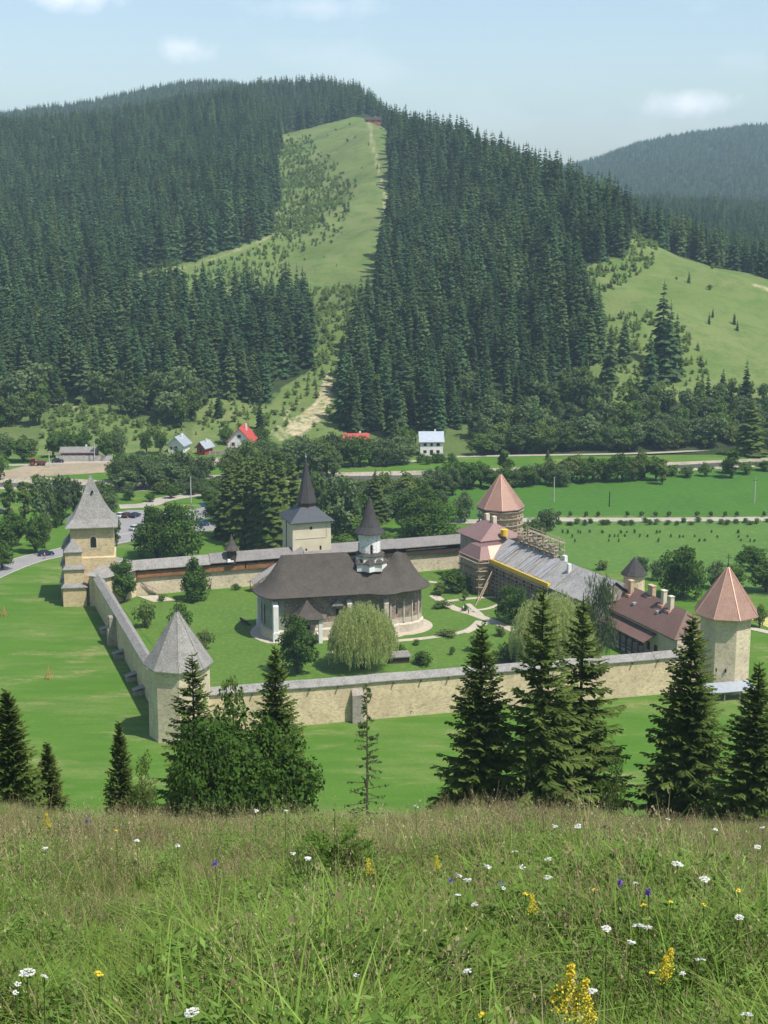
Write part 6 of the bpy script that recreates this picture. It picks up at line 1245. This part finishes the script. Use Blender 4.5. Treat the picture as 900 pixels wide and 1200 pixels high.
GM = [blades(1, 34, .10, .18, .40, .0085, .8, 'blade'), blades(2, 28, .10, .22, .46, .0072, .6, 'blade', lean=.2), blades(3, 30, .12, .14, .34, .007, .8, 'blade'), blades(4, 20, .14, .22, .44, .0026, .3, 'dry', 4, .15, 'dry', 9, 'dry'), blades(5, 26, .14, .10, .28, .0035, .5, 'dry', 3), blades(6, 16, .14, .2, .42, .0026, .25, 'stem', 3, .12, 'seed', 9, 'dry'), herb(7, 60), herb(8, 90), blades(9, 22, .11, .2, .42, .0105, 1.0, 'blade'), blades(10, 18, .10, .2, .42, .0095, .85, 'blade', 5)]
n = 42000; yy = 2.2+29*RNG.random(n)**.95; xx = (RNG.random(n)*2-1)*(2.2+.34*yy)
n2 = 9000; yy = np.r_[yy, RNG.uniform(24, 75, n2)]; xx = np.r_[xx, RNG.uniform(-24, 24, n2)]
n3 = 80000; y3 = RNG.uniform(-7, 33, n3); x3 = RNG.uniform(-22, 22, n3); k3 = (y3 < 2.2) | (np.abs(x3) > 2.2+.34*np.abs(y3)); k3 &= (x3**2+y3**2 > 2.3); yy = np.r_[yy, y3[k3]]; xx = np.r_[xx, x3[k3]]
zz = hill(xx, yy); patch = np.sin(xx*1.1+.7*np.sin(yy*.9))*np.sin(yy*.8+1)*.5+np.sin(xx*.35+yy*.23)*.5
green = np.clip(1.12-(yy-4)/6.0+.45*patch-.06*xx, .05, .95); q = RNG.random(len(xx)); ids = np.where(q < green, RNG.choice([0, 1, 2, 8, 9, 0, 2, 3, 6, 7, 7, 4], len(xx)), RNG.choice([3, 3, 3, 4, 4, 5, 5, 6, 2, 7], len(xx)))
sc_ = RNG.uniform(.65, 1.2, len(xx))*np.where(yy > 8, np.clip(1-(yy-8)*.035, .55, 1)*np.where((RNG.random(len(yy)) < .10) & (ids >= 3) & (ids <= 5), 1.5, 1), 1)*(1+.30*patch)*np.clip(.72+.5*(np.sin(xx*2.3+1.7*np.sin(yy*1.9))*np.sin(yy*2.1+.8*xx)+.35), .5, 1.3)*np.where(yy < 8, .86, .76)
scatter('meadow_grass', np.stack([xx, yy, zz-.01], 1), sc_, ids, RNG.random(len(xx))*6.28, GM)
# ---- flowers, each one placed
def umbel(seed, R, n, mat, dome=.25, petal=.006):
    g = np.random.default_rng(seed); V = []; Q = []
    for c in range(n):
        a = g.random()*6.28; r = R*math.sqrt(g.random()); cx, cy = r*math.cos(a), r*math.sin(a); cz = -dome*r*r/R+g.normal()*.003; p = petal*g.uniform(.7, 1.4); k = len(V); t = g.normal(size=2)*.25
        ang = np.arange(6)*math.pi/3+g.random()
        for an in ang: V.append((cx+p*math.cos(an), cy+p*math.sin(an), cz+p*(t[0]*math.cos(an)+t[1]*math.sin(an))))
        Q += [(k, k+1, k+2, k+3), (k+3, k+4, k+5, k)]
    return np.array(V), np.array(Q)
def plume(seed, h, r, n, petal):
    g = np.random.default_rng(seed); V = []; Q = []
    for i in range(n):
        t = g.random(); rr = r*(1-.75*t)*math.sqrt(g.random()); a = g.random()*6.28; p = np.array([rr*math.cos(a), rr*math.sin(a), h*(t-.5)+.4*rr]); u_ = g.normal(size=3); u_ *= petal/np.linalg.norm(u_); v_ = np.cross(u_, g.normal(size=3)); v_ *= petal/(np.linalg.norm(v_)+1e-9); k = len(V); V += [p-u_, p-v_, p+u_, p+v_]; Q.append((k, k+1, k+2, k+3))
    return np.array(V), np.array(Q)
def fm(gen, mat): return npmesh('flower_head', gen[0], gen[1], M[mat], None, RNG.random(len(gen[1])))
FH = {'yarrow': fm(umbel(1, .035, 60, 'petal_w'), 'petal_w'), 'yarrow_b': fm(umbel(2, .03, 42, 'petal_w', .3), 'petal_w'), 'daisy': fm(umbel(3, .019, 14, 'petal_w', .1, .009), 'petal_w'), 'bedstraw': fm(plume(4, .13, .04, 300, .0038), 'petal_y'), 'hawk': fm(umbel(5, .018, 16, 'petal_y', .1, .008), 'petal_y'), 'bell': fm(plume(6, .035, .02, 26, .012), 'petal_p')}
def flower(u, v, kind, label, name, cat='flower', group=None, sc=1, hstem=None):
    r = ray(u, v); h = hstem or .42; t = np.arange(3, 60, .03); pz = HC+r[2]*t; gz = hill(r[0]*t, r[1]*t)+h; j = int(np.argmax(pz < gz)); x_, y_, z_ = r[0]*t[j], r[1]*t[j], float(pz[j]); zg = hz(x_, y_)
    o = thing(name, label, cat, (x_, y_, zg), group); hd = bpy.data.objects.new('flower_head', FH[kind]); COL.objects.link(hd); hd.parent = o; hd.location = (0, 0, z_-zg); hd.scale = (sc*(.8 if kind == 'bedstraw' else .6),)*3; hd.rotation_euler = (R_.uniform(-.1, .35), R_.uniform(-.25, .25), R_.random()*6)
    q = tubes([((R_.uniform(-.03, .03), R_.uniform(-.03, .03), -.02), (0, 0, z_-zg), .0028, .0018)], 5); s_ = bpy.data.objects.new('stem', npmesh('stem', q[0], q[1], M['stem'], None, np.zeros(len(q[1])))); COL.objects.link(s_); s_.parent = o
YL = ('white yarrow umbel standing in the meadow grass', 'yarrow_flower', 'flower', 'white yarrow umbels in the meadow')
for u_, v_, k, sc, lb in ((32, 1138, 'yarrow', 1.1, 'largest white yarrow umbel near the lower left corner'), (52, 1143, 'yarrow_b', .6, None), (20, 1152, 'yarrow_b', .6, None), (18, 1162, 'yarrow_b', .5, None), (224, 1185, 'yarrow', 1.0, 'white yarrow umbel at the bottom edge, left half'), (208, 991, 'daisy', 1.3, None), (53, 994, 'daisy', 1.2, None), (361, 1006, 'daisy', 1.5, None), (343, 1000, 'daisy', 1.2, None),
        (603, 997, 'yarrow', 1.0, None), (612, 1015, 'yarrow_b', .9, None), (642, 1027, 'yarrow', 1.0, 'round white umbel above the middle of the right half'), (571, 1015, 'daisy', 1.5, None), (548, 1031, 'daisy', 1.5, None), (537, 1026, 'daisy', 1.5, None), (536, 1049, 'daisy', 1.3, None), (556, 1060, 'daisy', 1.2, None), (642, 1007, 'daisy', 1.4, None), (794, 1011, 'yarrow', 1.3, 'white umbel highest on the right side of the meadow'), (826, 1029, 'yarrow', 1.1, None), (745, 1034, 'yarrow_b', .8, None), (711, 1087, 'yarrow', .85, None),
        (748, 1083, 'yarrow', 1.2, 'wide double white umbel in the right meadow'), (760, 1086, 'yarrow_b', .8, None), (740, 1104, 'daisy', 1.2, None), (820, 1123, 'yarrow', .9, None), (866, 1074, 'yarrow', .85, None), (693, 1160, 'yarrow', .8, None), (547, 1137, 'yarrow_b', 1.0, None), (875, 1187, 'yarrow', .9, 'white umbel in the lower right corner'), (800, 1140, 'yarrow_b', .6, None), (650, 968, 'daisy', 1.4, None), (677, 968, 'daisy', 1.6, None), (782, 960, 'daisy', 1.5, None), (838, 972, 'daisy', 1.4, None), (893, 970, 'daisy', 1.5, None), (487, 945, 'daisy', 1.5, None), (300, 950, 'daisy', 1.4, None), (335, 950, 'daisy', 1.3, None), (160, 985, 'daisy', 1.2, None), (417, 1142, 'yarrow_b', .55, None), (590, 1040, 'yarrow_b', .6, None), (888, 992, 'yarrow', .8, None)):
    if k == 'daisy': flower(u_, v_, k, 'small white daisy dotted in the meadow grass', 'daisy', 'flower', 'white daisies in the meadow', sc)
    elif lb: flower(u_, v_, k, lb, 'yarrow_flower', 'flower', YL[3], sc)
    else: flower(u_, v_, k, YL[0], YL[1], YL[2], YL[3], sc)
for u_, v_, sc, lb in ((662, 1160, 1.6, 'long yellow bedstraw plume near the bottom right of centre'), (676, 1172, 1.4, 'yellow bedstraw plume right beside the longest plume'), (690, 1188, 1.1, 'yellow bedstraw plume lowest by the bottom edge'), (783, 1126, 1.0, 'yellow plume upper one of the right-hand pair'), (779, 1137, 1.0, 'yellow plume lower one of the right-hand pair'), (55, 964, 1.6, 'yellow plume far left near the meadow crest'), (624, 1060, .9, 'pale yellow plume in the middle of the right half'), (433, 1016, .9, 'yellow plume beside the spruce sapling'), (512, 1012, .9, 'yellow plume right of the spruce sapling')): flower(u_, v_, 'bedstraw', lb, 'bedstraw_plume', 'flower', 'yellow bedstraw plumes', sc)
for u_, v_ in ((825, 1060), (786, 1056), (764, 1139), (616, 1047), (697, 1042), (754, 1060), (136, 973), (116, 1140), (866, 1043), (565, 1188)): flower(u_, v_, 'hawk', 'small yellow hawkweed head in the meadow grass', 'hawkweed', 'flower', 'yellow hawkweed heads', .95)
for u_, v_, lb in ((529, 1034, 'violet bellflower left of the white daisies'), (588, 1037, 'violet bellflower right of the white daisies'), (726, 1035, 'violet bellflower in the middle of the right meadow'), (760, 1046, 'violet bellflower right of another near white umbel'), (252, 1012, 'pinkish violet flower head in the left meadow'), (102, 962, 'pale violet flower head near the meadow crest at left')): flower(u_, v_, 'bell', lb, 'bellflower', 'flower', 'violet bellflowers', 1.3)
# spruce sapling in the grass
def sapling(u, v, hpx, name, label, seed, spread):
    r = ray(u, v); t = np.arange(3, 60, .03); pz = HC+r[2]*t; j = int(np.argmax(pz < hill(r[0]*t, r[1]*t)+.08)); x_, y_ = r[0]*t[j], r[1]*t[j]; zg = hz(x_, y_); h = hpx*y_/F*1.08; o = thing(name, label, 'sapling', (x_, y_, zg)); g = np.random.default_rng(seed); Vs = []; var = []; segs = [((0, 0, -.05), (0, 0, h), .007, .002)]
    def shoot(p, d, L, dens=80, nl=.034):
        n_ = int(L*dens*2.2); d = d/np.linalg.norm(d)
        for i in range(n_):
            tt = i/n_; q = p+d*L*tt+np.array([0, 0, L*.12*tt*tt]); e = np.cross(d, g.normal(size=3)); e /= np.linalg.norm(e); e = e*.8+d*.6; w_ = np.cross(e, g.normal(size=3)); w_ *= .0055/np.linalg.norm(w_); k = nl*(1-.4*tt)*g.uniform(.7, 1.2); Vs.extend([q-w_, q+w_, q+e*k+w_*.3, q+e*k-w_*.3]); var.append(min(1, .25+.5*tt+.4*g.random()))
    shoot(np.array([0, 0, h*.35]), np.array([0, 0, 1.]), h*.65, 60)
    for k in range(30):
        z_ = h*(.06+.62*(k/30)); a = k*2.4+g.normal()*.3; L = spread*(1-z_/h)*g.uniform(.6, 1.1)+.05; d_ = np.array([math.cos(a), math.sin(a), .55]); p0 = np.array([0, 0, z_]); segs.append(((0, 0, z_), tuple(p0+d_/np.linalg.norm(d_)*L), .005, .002)); shoot(p0, d_, L)
        for q_ in (.35, .55, .75):
            for s_ in (-1, 1): b = a+s_*.8; shoot(p0+d_/np.linalg.norm(d_)*L*q_, np.array([math.cos(b), math.sin(b), .4]), L*.42*(1.1-q_*.6))
    tr = tubes(segs, 5)
    for nm, me in (('crown', npmesh('crown', np.array(Vs), np.arange(len(Vs)).reshape(-1, 4), M['leafb'], None, np.array(var))), ('trunk', npmesh('trunk', tr[0], tr[1], M['stem'], None, np.zeros(len(tr[1])), True))): q = bpy.data.objects.new(nm, me); COL.objects.link(q); q.parent = o
sapling(393, 1050, 118, 'spruce_sapling', 'bright green spruce sapling growing in the meadow left of centre', 5, .42); sapling(567, 1008, 34, 'spruce_sapling', 'low dark spruce seedling in the grass right of centre', 6, .30); sapling(585, 1165, 48, 'spruce_sapling', 'dark low seedling near the bottom edge right of centre', 8, .22)

# ================================================================ AIR
def haze():
    mb = MB(); mb.box(-6500, 6500, -90, 7100, -6, 420); o = mb.build('haze', []); o['kind'] = 'stuff'
    m = bpy.data.materials.new('haze_air'); m.use_nodes = True; t = m.node_tree; t.nodes.remove(t.nodes['Principled BSDF']); pv_ = t.nodes.new('ShaderNodeVolumePrincipled'); pv_.inputs['Color'].default_value = (.62, .86, 1, 1); pv_.inputs['Density'].default_value = HAZE; pv_.inputs['Anisotropy'].default_value = .0
    t.links.new(pv_.outputs[0], t.nodes['Material Output'].inputs['Volume']); o.data.materials.append(m)
HAZE = .00012
haze()
